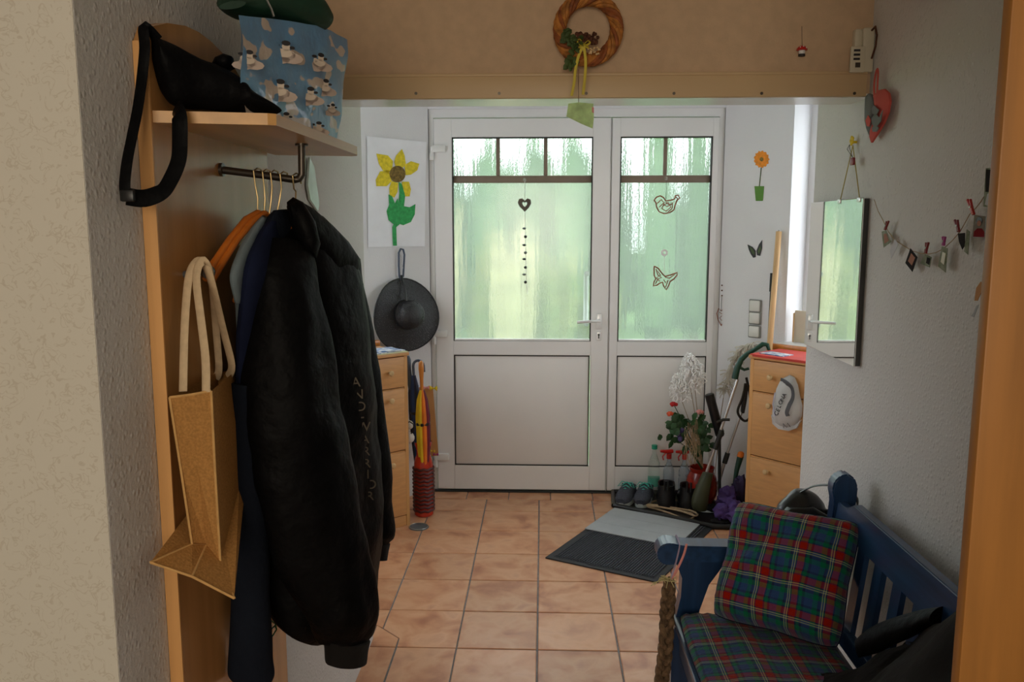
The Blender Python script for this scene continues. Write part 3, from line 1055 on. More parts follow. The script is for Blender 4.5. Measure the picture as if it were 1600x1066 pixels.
def hanger(t, label, m, px, py, arms=True):
    drop, ks = (0.0, 0.85) if t < 0.6 else (0.045, 0.62)
    c = railpt(t)
    top = V(c) + V((0, 0, 0.012))
    base = oY(px, py, c.y - 0.01)
    r = thing('coat_hanger', label, 'hanger', base, 'coat hangers on the rail')
    hk = B()
    pts = [c + DH * 0.020 + V((0, 0, -0.008)), c + DH * 0.014 + V((0, 0, 0.010)), top, c - DH * 0.014 + V((0, 0, 0.006)), c - DH * 0.010 + V((0, 0, -0.02)), lerp(c, base, 0.6), base]
    tube(hk, pts, 0.0017, 8)
    obj('wire_hook', hk, 'brass', r)
    if arms:
        am = B()
        for s in (-1, 1):
            pp = [base + DH * s * x + V((0, 0, z)) for x, z in ((0, -drop), (0.05 * ks, -0.014 - drop), (0.12 * ks, -0.052 - drop), (0.19 * ks, -0.100 - drop), (0.215 * ks, -0.122 - drop))]
            tube(am, pp, [0.007, 0.008, 0.007, 0.008, 0.006], 10)
        obj('wooden_arm', am, m, r)
    return base


hb1 = hanger(0.45, 'orange varnished wooden coat hanger, frontmost by the panel with no garment', 'orangew', 403, 333)
hb2 = hanger(0.56, 'orange varnished wooden coat hanger carrying the pale grey blue shirt', 'orangew', 413, 334)
hb3 = hanger(0.66, 'wooden coat hanger inside the navy jacket, only its wire hook showing', 'orangew', 421, 334)
hb4 = hanger(0.78, 'wooden coat hanger inside the long dark sweater, thin wire hook showing', 'orangew', 434, 328)
hb5 = hanger(0.94, 'wooden coat hanger inside the black bomber jacket beside the rail bend', 'orangew', 462, 312)


def rows(data):
    """(yL px, xL, yR px, xR, depth L, depth R, thickness)"""
    return [(oY(a[1], a[0], a[4]), oY(a[3], a[2], a[5]), a[6]) for a in data]


# pale shirt: only the front edge shows
g = loft(B(), rows([(340, 412, 338, 428, 1.60, 1.80, .02), (362, 396, 360, 420, 1.56, 1.80, .03), (395, 378, 395, 412, 1.50, 1.82, .04), (432, 364, 432, 410, 1.47, 1.82, .04),
                    (470, 369, 470, 410, 1.50, 1.82, .03), (500, 372, 500, 412, 1.55, 1.82, .03), (700, 380, 700, 420, 1.60, 1.84, .03), (900, 385, 900, 430, 1.6, 1.84, .03)]), fold=0.004)
obj('shirt', g, 'pale', label='pale grey blue shirt on the second orange hanger', cat='shirt')
# navy jacket
g = loft(B(), rows([(345, 425, 345, 448, 1.60, 1.82, .03), (370, 408, 370, 455, 1.56, 1.84, .05), (420, 390, 420, 462, 1.50, 1.88, .07), (520, 376, 520, 466, 1.52, 1.90, .07),
                    (640, 371, 640, 470, 1.54, 1.92, .07), (780, 372, 780, 474, 1.56, 1.92, .08), (900, 385, 900, 474, 1.60, 1.92, .08), (950, 390, 950, 474, 1.6, 1.92, .07)]), fold=0.012, seed=3)
obj('navy_jacket', g, 'navy', label='navy cloth jacket between the pale shirt and the black jacket', cat='jacket')
# long dark sweater with the sleeve that hangs lowest
sw = thing('long_sweater', 'long midnight blue knit coat whose sleeve hangs lowest beside the jute bag', 'coat', (-0.55, 1.72, 0.58))
g = loft(B(), rows([(328, 432, 328, 452, 1.62, 1.80, .03), (352, 420, 350, 470, 1.60, 1.86, .06), (420, 402, 420, 490, 1.60, 1.92, .08), (560, 376, 560, 492, 1.60, 1.94, .09),
                    (700, 366, 700, 494, 1.60, 1.96, .09), (860, 368, 860, 494, 1.62, 1.96, .09), (940, 378, 940, 480, 1.64, 1.94, .08)]), fold=0.014, seed=9)
obj('body', g, 'ink', sw)
g = loft(B(), rows([(600, 362, 600, 410, 1.52, 1.58, .07), (720, 358, 720, 414, 1.52, 1.58, .07), (860, 362, 860, 418, 1.52, 1.58, .07), (960, 362, 965, 422, 1.53, 1.58, .065),
                    (1020, 358, 1022, 424, 1.54, 1.58, .065), (1052, 357, 1050, 427, 1.54, 1.58, .06), (1062, 362, 1062, 422, 1.54, 1.58, .055)]), fold=0.006, seed=5)
obj('sleeve', g, 'ink', sw)
# black bomber jacket
bj = thing('bomber_jacket', 'puffy black nylon bomber jacket with wide collar hanging outermost on the rail', 'jacket', (-0.45, 1.85, 0.64))
g = loft(B(), rows([(332, 452, 345, 490, 1.72, 1.84, .06), (360, 438, 375, 510, 1.66, 1.90, .10), (400, 424, 410, 530, 1.62, 1.95, .14), (460, 408, 455, 548, 1.60, 1.98, .17),
                    (560, 396, 560, 566, 1.60, 1.99, .19), (680, 390, 680, 574, 1.60, 2.0, .21), (800, 392, 800, 580, 1.60, 2.0, .22), (900, 404, 900, 572, 1.62, 2.0, .21),
                    (950, 420, 945, 560, 1.64, 1.98, .19), (975, 432, 968, 520, 1.66, 1.94, .16), (983, 440, 976, 500, 1.66, 1.92, .13)]), n=44, fold=0.022, seed=1)
obj('body', g, 'black', bj)
g = loft(B(), rows([(372, 418, 392, 482, 1.58, 1.68, .08), (430, 398, 440, 500, 1.55, 1.66, .12), (540, 384, 540, 520, 1.54, 1.66, .14), (660, 388, 660, 530, 1.53, 1.66, .15),
                    (780, 402, 780, 556, 1.54, 1.66, .15), (880, 430, 880, 584, 1.56, 1.68, .14), (950, 474, 945, 590, 1.58, 1.68, .13), (990, 494, 985, 586, 1.60, 1.68, .10), (1008, 506, 1004, 574, 1.60, 1.67, .08)]), n=36, fold=0.020, seed=12)
sl = obj('near_sleeve', g, 'black', bj)
g = loft(B(), rows([(1000, 506, 998, 576, 1.60, 1.67, .075), (1015, 508, 1012, 573, 1.60, 1.67, .068), (1036, 510, 1030, 570, 1.60, 1.67, .068), (1040, 514, 1034, 566, 1.60, 1.67, .06)]), fold=0.002, fs_=40)
obj('cuff', g, 'blackc', sl)
g = loft(B(), rows([(400, 505, 405, 552, 1.96, 2.06, .10), (480, 515, 480, 562, 1.97, 2.08, .12), (580, 525, 580, 582, 1.97, 2.09, .13), (680, 532, 680, 597, 1.97, 2.09, .13),
                    (780, 540, 780, 608, 1.98, 2.10, .12), (835, 550, 835, 610, 1.98, 2.10, .11), (855, 565, 852, 602, 1.99, 2.08, .08)]), n=32, fold=0.013, seed=22)
fs2 = obj('far_sleeve', g, 'black', bj)
g = loft(B(), rows([(848, 566, 846, 603, 1.99, 2.08, .07), (862, 568, 860, 600, 1.99, 2.08, .065), (876, 572, 874, 597, 1.99, 2.08, .06)]), fold=0.002, fs_=40)
obj('cuff', g, 'blackc', fs2)
# collar: two padded flaps
cp_ = [(450, 318), (462, 310), (490, 326), (520, 352), (545, 378), (563, 405), (562, 418), (546, 450), (532, 446), (510, 418), (480, 380), (456, 345)]
puff(cb := B(), [oY(a, b, 1.62 + (a - 450) * 0.0020) for a, b in cp_], (0.35, -0.94, 0.1), 0.035, back=0.05)
obj('collar', cb, 'black', bj)
cp_ = [(448, 316), (458, 308), (474, 316), (492, 345), (500, 380), (494, 402), (478, 398), (462, 372), (450, 340)]
puff(cb := B(), [oY(a, b, 1.65) for a, b in cp_], (0.2, -0.98, 0.1), 0.03, back=0.02)
obj('collar', cb, 'black', bj)
zp = [(544, 466), (550, 480), (553, 510), (552, 540), (551, 570), (546, 595), (541, 620), (541, 655)]
obj('zipper', tube(B(), [oY(a, b, 1.915) for a, b in zp], 0.002, 6), 'zip', bj)
# stitched lettering down the far sleeve
word = ['A', 'N', 'D', '-', 'W', 'A', 'R', 'R', 'I', 'O', 'R']
pos = [(556, 598), (560, 617), (564, 636), (566, 651), (568, 668), (570, 687), (572, 706), (573, 725), (575, 742), (580, 758), (578, 776)]
from mathutils.bvhtree import BVHTree
trees = []
for name_ in [o.name for o in bj.children_recursive if o.type == 'MESH']:
    o_ = bpy.data.objects[name_]
    me_ = o_.data
    trees.append(BVHTree.FromPolygons([v.co + OFF[bj.name] for v in me_.vertices], [tuple(p.vertices) for p in me_.polygons]))
for ch, (a, b) in zip(word, pos):
    d_ = (oY(a, b, 2.0) - CP).normalized()
    hit = None
    for t_ in trees:
        h_ = t_.ray_cast(CP, d_)
        if h_[0] and (hit is None or h_[3] < hit):
            hit = h_[3]
    text('letter', ch, 'bronzel', fs2, CP + d_ * ((hit or 2.2) - 0.004), (1, 0.35, 0), (0.05, 0, 1), 0.030, 0.0004)

# jute shopping bag on the knob
jb = thing('jute_bag', 'brown jute shopping bag hanging by canvas handles from the grey knob', 'bag', (-0.6, 1.45, 0.9))
t1 = [oY(*q) for q in ((265, 621, 1.33), (297, 617, 1.335), (330, 611, 1.345))]
t2 = [oY(*q) for q in ((283, 735, 1.33), (309, 735, 1.345), (336, 735, 1.345))]
t3 = [oY(*q) for q in ((300, 850, 1.33), (322, 852, 1.355), (345, 888, 1.34))]
t4 = [oY(*q) for q in ((235, 879, 1.25), (300, 901, 1.27), (366, 935, 1.28))]
R = [t1, t2, t3, t4]
vs = []
for i, r_ in enumerate(R):
    for p in r_:
        vs.append(V((max(p.x, -0.629), p.y, p.z)))
    dd = (0.24, 0.24, 0.24, 0.27)[i]
    zz = (0.0, 0, 0.03, 0.05)[i]
    vs += [V((-0.600 + (0.012 if i else 0), r_[2].y + dd, r_[0].z + zz)), V((-0.629, r_[0].y + dd, r_[0].z + zz))]
bm = B()
bv = [bm.verts.new(v) for v in vs]
for i in range(3):
    for j in range(5):
        a_, b_, c_, d_ = bv[i * 5 + j], bv[i * 5 + (j + 1) % 5], bv[(i + 1) * 5 + (j + 1) % 5], bv[(i + 1) * 5 + j]
        if i == 2 and j in (0, 1):              # the gusset is tucked in above the base
            bm.faces.new((a_, b_, c_))
            bm.faces.new((a_, c_, d_))
        else:
            bm.faces.new((a_, b_, c_, d_))
bm.faces.new([bv[15 + j] for j in range(5)])
body = obj('bag_body', bm, 'jute', jb, smooth=False)
ps = B()
for path in ([vs[0], vs[5], vs[10], vs[15]], [vs[2], vs[7], vs[12], vs[17]], [vs[15], vs[16], vs[17]], [vs[0], vs[1], vs[2]], [vs[10], vs[11], vs[16]]):
    tube(ps, path, 0.0022, 6)
obj('piping', ps, 'jseam', body)
for i, path in enumerate(([(286, 612, 1.345), (287, 560, 1.36), (289, 500, 1.38), (294, 440, 1.40), (302, 415, 1.41), (312, 409, 1.42), (322, 416, 1.42), (333, 450, 1.44), (350, 520, 1.50), (362, 570, 1.53), (357, 588, 1.55)],
                          [(322, 612, 1.345), (321, 560, 1.35), (314, 500, 1.37), (307, 440, 1.395), (310, 416, 1.405), (318, 408, 1.41), (326, 418, 1.425), (332, 450, 1.46), (338, 520, 1.52), (342, 575, 1.55), (338, 590, 1.56)])):
    hd = tube(B(), [oY(*q) for q in path], 1, 10, flat=(0.0085, 0.0035), ref=(0.3, 1, 0.0))
    obj('handle', hd, 'canvas', jb)

# green cord by the sweater
g = [oX(a, b, -0.62) for a, b in [(420, 968), (430, 974), (432, 984), (426, 994), (420, 1000), (421, 986), (430, 978)]]
obj('cord', tube(B(), g, 0.0018, 6), 'umbg', label='thin green cord loop hanging behind the dark sleeve', cat='cord')

# black shoulder bag on the shelf, strap over the panel
bb = thing('shoulder_bag', 'black fabric shoulder bag lying on the rack shelf, strap dangling', 'bag', (-0.56, 1.6, 1.785))
rws = []
for (x, yt, yb, yd) in ((238, 60, 90, 1.37), (250, 62, 130, 1.38), (270, 72, 165, 1.40), (300, 88, 174, 1.43), (340, 102, 177, 1.46), (380, 128, 179, 1.49), (405, 150, 180, 1.50), (420, 172, 182, 1.51)):
    a_, b_ = oY(x, yt, yd), oY(x, yb, yd)
    b_.z = max(b_.z, 1.788)
    rws.append((a_, b_, 0.05 + 0.0004 * (x - 238)))
bdy = obj('bag_body', loft(B(), rws, n=24, fold=0.006, fs_=14, vert=1), 'black', bb)
g = B()
puff(g, [oY(a, b, 1.50) for a, b in ((330, 102), (336, 90), (350, 84), (362, 88), (364, 104), (350, 112))], (0.2, -1, 0), 0.02, back=0.02)
obj('flap', g, 'black', bb)
st = [(246, 62, 1.375), (232, 47, 1.362), (224, 44, 1.352), (226, 75, 1.346), (222, 120, 1.342), (215, 170, 1.32), (207, 210, 1.30), (199, 250, 1.28), (195, 285, 1.27), (196, 305, 1.27)]
obj('strap', tube(B(), [oY(*q) for q in st], 1, 10, flat=(0.0095, 0.0022), ref=(0.1, 1, 0.0)), 'black', bb)
st = [(275, 168, 1.370), (280, 180, 1.345), (281, 215, 1.340), (279, 250, 1.33), (266, 282, 1.315), (252, 300, 1.30), (225, 310, 1.285), (198, 307, 1.27)]
obj('strap', tube(B(), [oY(*q) for q in st], 1, 10, flat=(0.0135, 0.0022), ref=(0.1, 1, 0.0)), 'black', bb)
q = oY(199, 306, 1.268)
obj('buckle', bevbox(B(), (q.x - 0.010, q.y - 0.006, q.z - 0.009), (q.x + 0.012, q.y + 0.006, q.z + 0.009), 0.003), 'blackp', bb)

# printed plastic tote bag on the shelf
tt = thing('printed_tote_bag', 'glossy blue plastic tote bag printed with clouds, on the rack shelf', 'bag', (-0.52, 1.72, 1.785))
rim = [oY(375, 24, 1.44), oY(435, 30, 1.58), oY(497, 40, 1.72), oY(520, 50, 1.80), oY(543, 62, 1.88)]
mid = [oY(378, 110, 1.44), oY(436, 120, 1.58), oY(495, 128, 1.72), oY(520, 134, 1.80), oY(538, 140, 1.88)]
low = [oY(384, 182, 1.46), oY(440, 193, 1.58), oY(492, 208, 1.72), oY(512, 214, 1.80), oY(526, 218, 1.87)]
for p in low:
    p.z = 1.786
rws3 = []
bm = B()
lay = []
for r_ in (rim, lerp(V((0, 0, 0)), V((0, 0, 0)), 0) and None or [lerp(a, b, .5) for a, b in zip(rim, mid)], mid, [lerp(a, b, .5) for a, b in zip(mid, low)], low):
    back = [V((-0.60, 1.95, r_[-1].z)), V((-0.627, 1.78, r_[0].z))]
    lay.append(list(r_) + back)
vs = [p for l in lay for p in l]
k = len(lay[0])
faces_from(bm, vs, [(i * k + j, i * k + (j + 1) % k, (i + 1) * k + (j + 1) % k, (i + 1) * k + j) for i in range(len(lay) - 1) for j in range(k)] + [tuple((len(lay) - 1) * k + j for j in range(k))])
bmesh.ops.subdivide_edges(bm, edges=list(bm.edges), cuts=3, use_grid_fill=True)
for v in bm.verts:
    if v.co.z > 1.79:
        v.co.x += 0.008 * noise.noise(v.co * 16)
        v.co.y += 0.006 * noise.noise(v.co * 16 + V((5, 5, 5)))
bmesh.ops.recalc_face_normals(bm, faces=bm.faces)
bmesh.ops.solidify(bm, geom=list(bm.faces), thickness=0.0012)
tbd = obj('bag_body', bm, 'cloud', tt, angle=60)
# small plain figures in the print (generic blobs: pale body, dark curls)
def flat_on(px, py, Yv): return oY(px, py, Yv)
prA, prB, prC = B(), B(), B()
for (a, b, s) in ((445, 75, 1.15), (388, 88, 0.9), (436, 135, 1.15), (484, 145, 1.0), (500, 92, 1.0), (508, 132, 0.95), (446, 183, 0.8), (519, 168, 0.7), (497, 197, 0.8)):
    yd = 1.44 + (a - 375) * 0.00233 - 0.012
    if a > 497:
        yd = 1.72 + (a - 497) * 0.0036 - 0.016
    q = oY(a, b, yd)
    yn = V((0.55, -0.83, 0)) if a <= 497 else V((0.75, -0.65, 0))
    t_ = V((0.83, 0.55, 0)) if a <= 497 else V((0.65, 0.75, 0))
    for (dx, dz, rx, rz, bb_) in ((-0.012, -0.018, 0.020, 0.008, prC), (0.010, -0.015, 0.020, 0.009, prC), (0.0, -0.010, 0.018, 0.009, prC), (-0.001, -0.008, 0.013, 0.007, prA), (0.002, 0.002, 0.007, 0.007, prA), (-0.011, -0.004, 0.005, 0.004, prA), (0.002, 0.0075, 0.0075, 0.0042, prB), (-0.014, 0.003, 0.006, 0.0028, prB), (0.012, 0.001, 0.0045, 0.0026, prB)):
        prism(bb_, [(math.cos(u) * rx * s, math.sin(u) * rz * s) for u in [i * PI / 5 for i in range(10)]], q + t_ * dx * s + V((0, 0, dz * s)) + yn * (0.0005 if bb_ is prA else 0.0012 if bb_ is prB else -0.0002), t_, (0, 0, 1), yn, 0.0004)
obj('cloud_print', prC, 'cloudp', tbd, smooth=False, kind='stuff')
obj('pale_print', prA, 'skin', tbd, smooth=False, kind='stuff')
obj('dark_print', prB, 'dark', tbd, smooth=False, kind='stuff')
gj = thing('green_jacket', 'dark green folded jacket with a light zip stuffed in the tote bag', 'jacket', (-0.5, 1.65, 1.9))
g = loft(B(), [(oY(362, 2, 1.55), oY(364, 14, 1.55), .05), (oY(380, -22, 1.6), oY(380, 30, 1.6), .10), (oY(420, -30, 1.66), oY(420, 40, 1.66), .12), (oY(470, -18, 1.72), oY(470, 45, 1.72), .12), (oY(498, 14, 1.76), oY(500, 50, 1.76), .08)], n=24, fold=0.004, vert=1)
gb = obj('body', g, 'green_d', gj)
obj('zipper', tube(B(), [oY(a, b, 1.585) for a, b in ((410, -12), (418, 2), (424, 14), (428, 26))], 0.0022, 6), 'silver', gb)

# pale glass picture on the left wall behind the rack
gp = [oX(a, b, XL + 0.004) for a, b in ((481, 246), (488, 262), (496, 318), (494, 330), (482, 312), (478, 290))]
obj('glass_picture', prism3(B(), gp, (1, 0, 0), 0.006), 'pict', label='narrow pale glass panel hung on the left wall behind the rack', cat='picture', smooth=False)

# ================================================================== SHOE CABINETS
HC = 0.945


def cabinet(A, d, label, knobs_t):
    """A = front corner next to the door, d = direction along the front"""
    d = V((d[0], d[1], 0)).normalized()
    n = V((d.y, -d.x, 0))
    if n.y > 0:
        n = -n
    M = Matrix((d, -n, V((0, 0, 1)))).transposed().to_4x4()
    M.translation = V((A[0], A[1], 0))
    W, D = 0.56, 0.27
    r = thing('shoe_cabinet', label, 'cabinet', M @ V((W / 2, D / 2, 0)))
    c = B()
    box(c, (0, 0, 0), (0.020, D, HC - 0.018), M)
    box(c, (W - 0.020, 0, 0), (W, D, HC - 0.018), M)
    box(c, (0.02, 0.03, 0.0), (W - 0.02, D, 0.06), M)
    box(c, (0.02, D - 0.01, 0.06), (W - 0.02, D, HC - 0.018), M)
    box(c, (0.02, 0.004, 0.745), (W - 0.02, D, 0.757), M)
    box(c, (0.02, 0.004, 0.405), (W - 0.02, D, 0.417), M)
    obj('carcass', c, 'beechv', r, smooth=False)
    obj('plinth', bevbox(B(), (0.02, 0.004, 0.0), (W - 0.02, 0.02, 0.058), 0.002, M), 'beech', r)
    obj('top_board', bevbox(B(), (-0.006, -0.012, HC - 0.018), (W + 0.006, D, HC), 0.004, M), 'beech', r)

    def front(nm, z0, z1, kz):
        o = obj(nm, bevbox(B(), (0.022, -0.004, z0), (W - 0.022, 0.014, z1), 0.003, M), 'beech', r)
        for kt in knobs_t:
            k_ = B()
            lathe(k_, [(0.006, 0), (0.006, 0.012), (0.013, 0.018), (0.015, 0.024), (0.011, 0.030), (0.003, 0.032)], M @ V((kt, -0.004, kz)), n, 16)
            obj('knob', k_, 'knobw', o)
    front('drawer', 0.762, 0.922, 0.845)
    front('flap_door', 0.423, 0.752, 0.70)
    front('flap_door', 0.064, 0.410, 0.355)
    return M, n, r


MCL, nCL, cabL = cabinet((-0.708, 4.294), (-0.733, -0.679), 'beech shoe cabinet with magazines on top, beside the umbrella vase', (0.115, 0.44))
MCR, nCR, cabR = cabinet((1.072, 4.269), (0.677, -0.736), 'beech shoe cabinet covered by a red cloth, beside the crutches', (0.13, 0.43))

for i, (a0, a1, b0, b1, rz, m_, lb) in enumerate(((0.0, 0.24, -0.01, 0.17, 0.05, 'magy', 'yellowish magazine at the bottom of the stack on the left cabinet'),
                                                  (0.01, 0.22, 0.0, 0.15, -0.12, 'magb', 'blue and white magazine in the middle of the cabinet stack'),
                                                  (0.03, 0.20, 0.01, 0.14, 0.2, 'magb', 'open blue and white leaflet on top of the magazine stack'))):
    M_ = MCL @ Matrix.Translation((0.12, 0.07, 0)) @ Matrix.Rotation(rz, 4, 'Z') @ Matrix.Translation((-0.12, -0.07, 0))
    obj('magazine', box(B(), (a0, b0, HC + 0.0005 + i * 0.005), (a1, b1, HC + 0.005 + i * 0.005), M_), m_, label=lb, cat='magazine', group='magazines on the left cabinet', smooth=False)
c = B()
bevbox(c, (0.004, -0.014, HC + 0.0005), (0.556, 0.26, HC + 0.006), 0.002, MCR)
box(c, (0.02, -0.0165, HC - 0.006), (0.54, -0.0130, HC + 0.004), MCR)
obj('table_cloth', c, 'clothred', label='red cloth covering the top of the right shoe cabinet', cat='cloth', smooth=False)
obj('leaflet', box(B(), (0.03, 0.03, HC + 0.0065), (0.17, 0.12, HC + 0.010), MCR @ Matrix.Rotation(-0.1, 4, 'Z')), 'magb', label='small printed leaflet lying on the red cloth', cat='leaflet', smooth=False)

# white cap hanging on the drawer knob
capt = thing('baseball_cap', 'white baseball cap with grey stripe and black lettering on cabinet front', 'cap', MCR @ V((0.22, -0.04, 0.7)))


def onc(a, b, off=0.012):                      # photo point on the front of the right cabinet
    A0 = MCR @ V((0, -off, 0))
    return on(a, b, nCR, nCR.dot(A0))


outl = [(1234, 586), (1222, 592), (1215, 606), (1213, 622), (1209, 640), (1208, 652), (1213, 662), (1223, 668), (1236, 670), (1246, 665), (1253, 650), (1254, 634), (1250, 618), (1247, 602), (1242, 590)]
g = puff(B(), [onc(*q) for q in outl], nCR, 0.055, rings=6)
cc_ = obj('crown', g, 'capw', capt)
crc = sum((onc(*q) for q in outl), V()) / len(outl)


def capsurf(a, b, lift=0.004):
    p = onc(a, b)
    R_ = [(onc(*q) - crc) for q in outl]
    d_ = p - crc
    best = min(R_, key=lambda e: (e.normalized() - d_.normalized()).length if d_.length > 1e-6 else 0)
    s = min(0.99, d_.length / best.length)
    return p + nCR * (0.055 * math.sqrt(1 - s * s) + lift)


def strip_on(bm, pts, wd):
    tube(bm, [capsurf(*q) for q in pts], 1, 8, flat=(wd, 0.0025), ref=nCR)


s_ = B()
strip_on(s_, [(1223, 593), (1236, 597), (1243, 606), (1245, 620), (1242, 632), (1239, 642), (1240, 648)], 0.011)
obj('stripe', s_, 'capg', cc_, label='dark grey curved stripe')
s_ = B()
strip_on(s_, [(1218, 612), (1216, 630), (1219, 648)], 0.004)
obj('stripe', s_, 'capl', cc_, label='lilac stripe')
visor = [onc(a, b, 0.02) for a, b in ((1207, 648), (1209, 662), (1218, 670), (1234, 673), (1246, 669), (1253, 656), (1244, 664), (1232, 666), (1218, 662))]
obj('visor', prism3(B(), visor, nCR, 0.012), 'capw', capt)
for ch, (a, b) in zip('CELONA', ((1223, 644), (1226, 638.5), (1228, 632.5), (1230.5, 626.5), (1233, 621), (1235.5, 615.5))):
    text('letter', ch, 'dark', cc_, capsurf(a, b, 0.006), MCR.col[0].xyz * 0.35 + V((0, 0, 0.95)), -(MCR.col[0].xyz) + V((0, 0, 0.35)), 0.030, 0.001)
sc_ = B()
tube(sc_, [capsurf(a, b, 0.006) for a, b in ((1228, 668), (1231, 660), (1234, 667), (1238, 659), (1240, 666))], 0.0012, 5)
obj('scribble', sc_, 'dark', cc_)

# ================================================================== LEFT BAY: drawing, hat, umbrellas
def onL(a, b, off=0.0): return on(a, b, nL, nL.dot(aL + nL * off))
def onR(a, b, off=0.0): return on(a, b, nR, nR.dot(aR + nR * off))


dr = thing('child_drawing', 'childrens sunflower picture of yellow and green paint on white paper', 'picture', onL(618, 385, 0.004))
cr_ = [onL(a, b, 0.003) for a, b in ((573, 213), (666, 222), (663, 385), (575, 386))]
pg = B()
nn = 8
grid = []
for i in range(nn + 1):
    rowv = []
    for j in range(nn + 1):
        u, v_ = i / nn, j / nn
        p = lerp(lerp(cr_[0], cr_[1], u), lerp(cr_[3], cr_[2], u), v_)
        rowv.append(pg.verts.new(p + nL * (0.003 + 0.002 * noise.noise(V((u * 3, v_ * 4, 0))) + (0.008 * max(0, v_ - .8) if u > .7 else 0))))
    grid.append(rowv)
for i in range(nn):
    for j in range(nn):
        pg.faces.new((grid[i][j], grid[i + 1][j], grid[i + 1][j + 1], grid[i][j + 1]))
sheet = obj('paper_sheet', pg, 'paper', dr)


def decal(name, pts, m, parent, f=onL, off=0.0085, th=0.0012, n=None, label=None):
    n = n if n is not None else (nL if f is onL else nR)
    return obj(name, prism3(B(), [f(a, b, off) for a, b in pts], n, th), m, parent, smooth=False, label=label)


for pts in ([(588, 240), (606, 243), (614, 252), (613, 262), (606, 272), (598, 266), (592, 256)], [(616, 253), (619, 243), (628, 233), (632, 243), (634, 256), (630, 262), (618, 260)],
            [(632, 258), (642, 252), (655, 256), (652, 266), (642, 273), (634, 274)], [(607, 266), (594, 268), (587, 281), (588, 291), (604, 291), (612, 283)],
            [(612, 283), (622, 286), (621, 300), (616, 309), (609, 305), (608, 294)], [(628, 284), (639, 284), (642, 296), (640, 307), (633, 307), (629, 297)]):
    decal('painted_petal', pts, 'pyellow', dr)
decal('painted_disc', [(621 + 12.5 * math.cos(t), 272 + 13 * math.sin(t)) for t in [i * PI / 9 for i in range(18)]], 'pbrown', dr, off=0.0098)
decal('painted_stem', [(623, 284), (628, 288), (633, 306), (631, 324), (625, 350), (619, 355), (620, 384), (614, 384), (613, 355), (617, 345), (622, 322), (624, 302)], 'pgreen', dr, off=0.0092)
decal('painted_leaf', [(607, 304), (612, 305), (617, 318), (621, 310), (624, 322), (624, 350), (614, 350), (607, 344), (604, 330), (608, 320)], 'pgreen', dr)
decal('painted_leaf', [(626, 330), (630, 322), (640, 324), (649, 319), (648, 335), (642, 347), (630, 352), (624, 350)], 'pgreen', dr)

# black straw hat on a wall hook
ht = thing('straw_hat', 'black woven straw sun hat with wide brim hanging on wall clip', 'hat', onL(636, 550, 0.05))
hc = onL(636, 492, 0.06)
tn = (nL + V((0, 0, 0.10))).normalized()


def brimw(r, h, t):
    return (r, h + (0.022 * math.sin(2 * t + 0.7) * (r / 0.2) ** 2))


bb_ = B()
prof = [(0.072, 0.0), (0.11, -0.006), (0.15, -0.012), (0.19, -0.016), (0.208, -0.014), (0.209, -0.017), (0.19, -0.019), (0.15, -0.015), (0.11, -0.009), (0.072, -0.003)]
lathe(bb_, prof, hc, tn, 40, brimw)
brim = obj('brim', bb_, 'straw', ht)
rim_ = []
a_, b_ = frame_of(tn)
for j in range(41):
    t = 2 * PI * j / 40
    r_, h_ = brimw(0.209, -0.015, t)
    rim_.append(hc + tn * h_ + a_ * math.cos(t) * r_ + b_ * math.sin(t) * r_)
obj('brim_edge', tube(B(), rim_, 0.004, 6, cap=False), 'blackp', brim)
obj('crown', lathe(B(), [(0.085, -0.002), (0.083, 0.03), (0.079, 0.06), (0.070, 0.082), (0.05, 0.096), (0.02, 0.102), (0.002, 0.103)], hc, tn, 32), 'straw', ht)
obj('hat_band', lathe(B(), [(0.086, 0.0), (0.0875, 0.004), (0.0865, 0.024), (0.084, 0.026)], hc, tn, 32), 'blackp', ht)
hk = thing('hat_clip', 'dark carabiner clip strap on the wall holding the straw hat', 'hook', onL(627, 412, 0.01))
obj('clip_loop', tube(B(), [onL(a, b, 0.018) for a, b in ((624, 432), (623, 415), (623, 395), (626, 389), (630, 390), (632, 398), (631, 415), (630, 432), (626, 436), (624, 432))], 0.0058, 8), 'slate', hk)
obj('clip_gate', tube(B(), [onL(a, b, 0.018) for a, b in ((624, 396), (628, 404), (627, 412), (630, 420))], 0.0022, 6), 'silver', hk)
obj('strap', tube(B(), [onL(a, b, q) for a, b, q in ((627, 430, .018), (629, 440, .03), (633, 452, .055), (635, 470, .10))], 1, 8, flat=(0.008, 0.002), ref=tuple(nL)), 'blackp', hk)

# vase with umbrellas
vc = V((-0.655, 4.455, 0))
vs_ = thing('umbrella_vase', 'tall red ceramic floor vase with dark basket relief, beside left cabinet', 'vase', vc)
obj('vase_body', lathe(B(), [(0.045, 0), (0.052, 0.006), (0.054, 0.05), (0.054, 0.24), (0.052, 0.30), (0.046, 0.325), (0.041, 0.35), (0.041, 0.375), (0.048, 0.405), (0.050, 0.42), (0.045, 0.42), (0.038, 0.38), (0.036, 0.30), (0.036, 0.05)], vc, n=28), 'redcer', vs_)
rg = B()
for k in range(12):
    z = 0.035 + k * 0.0215
    tube(rg, [vc + V((math.cos(t) * 0.0545, math.sin(t) * 0.0545, z + 0.003 * math.sin(8 * t))) for t in [i * PI / 16 for i in range(33)]], 0.0082, 5, cap=False)
obj('relief_band', rg, 'darkcer', vs_, kind='stuff')


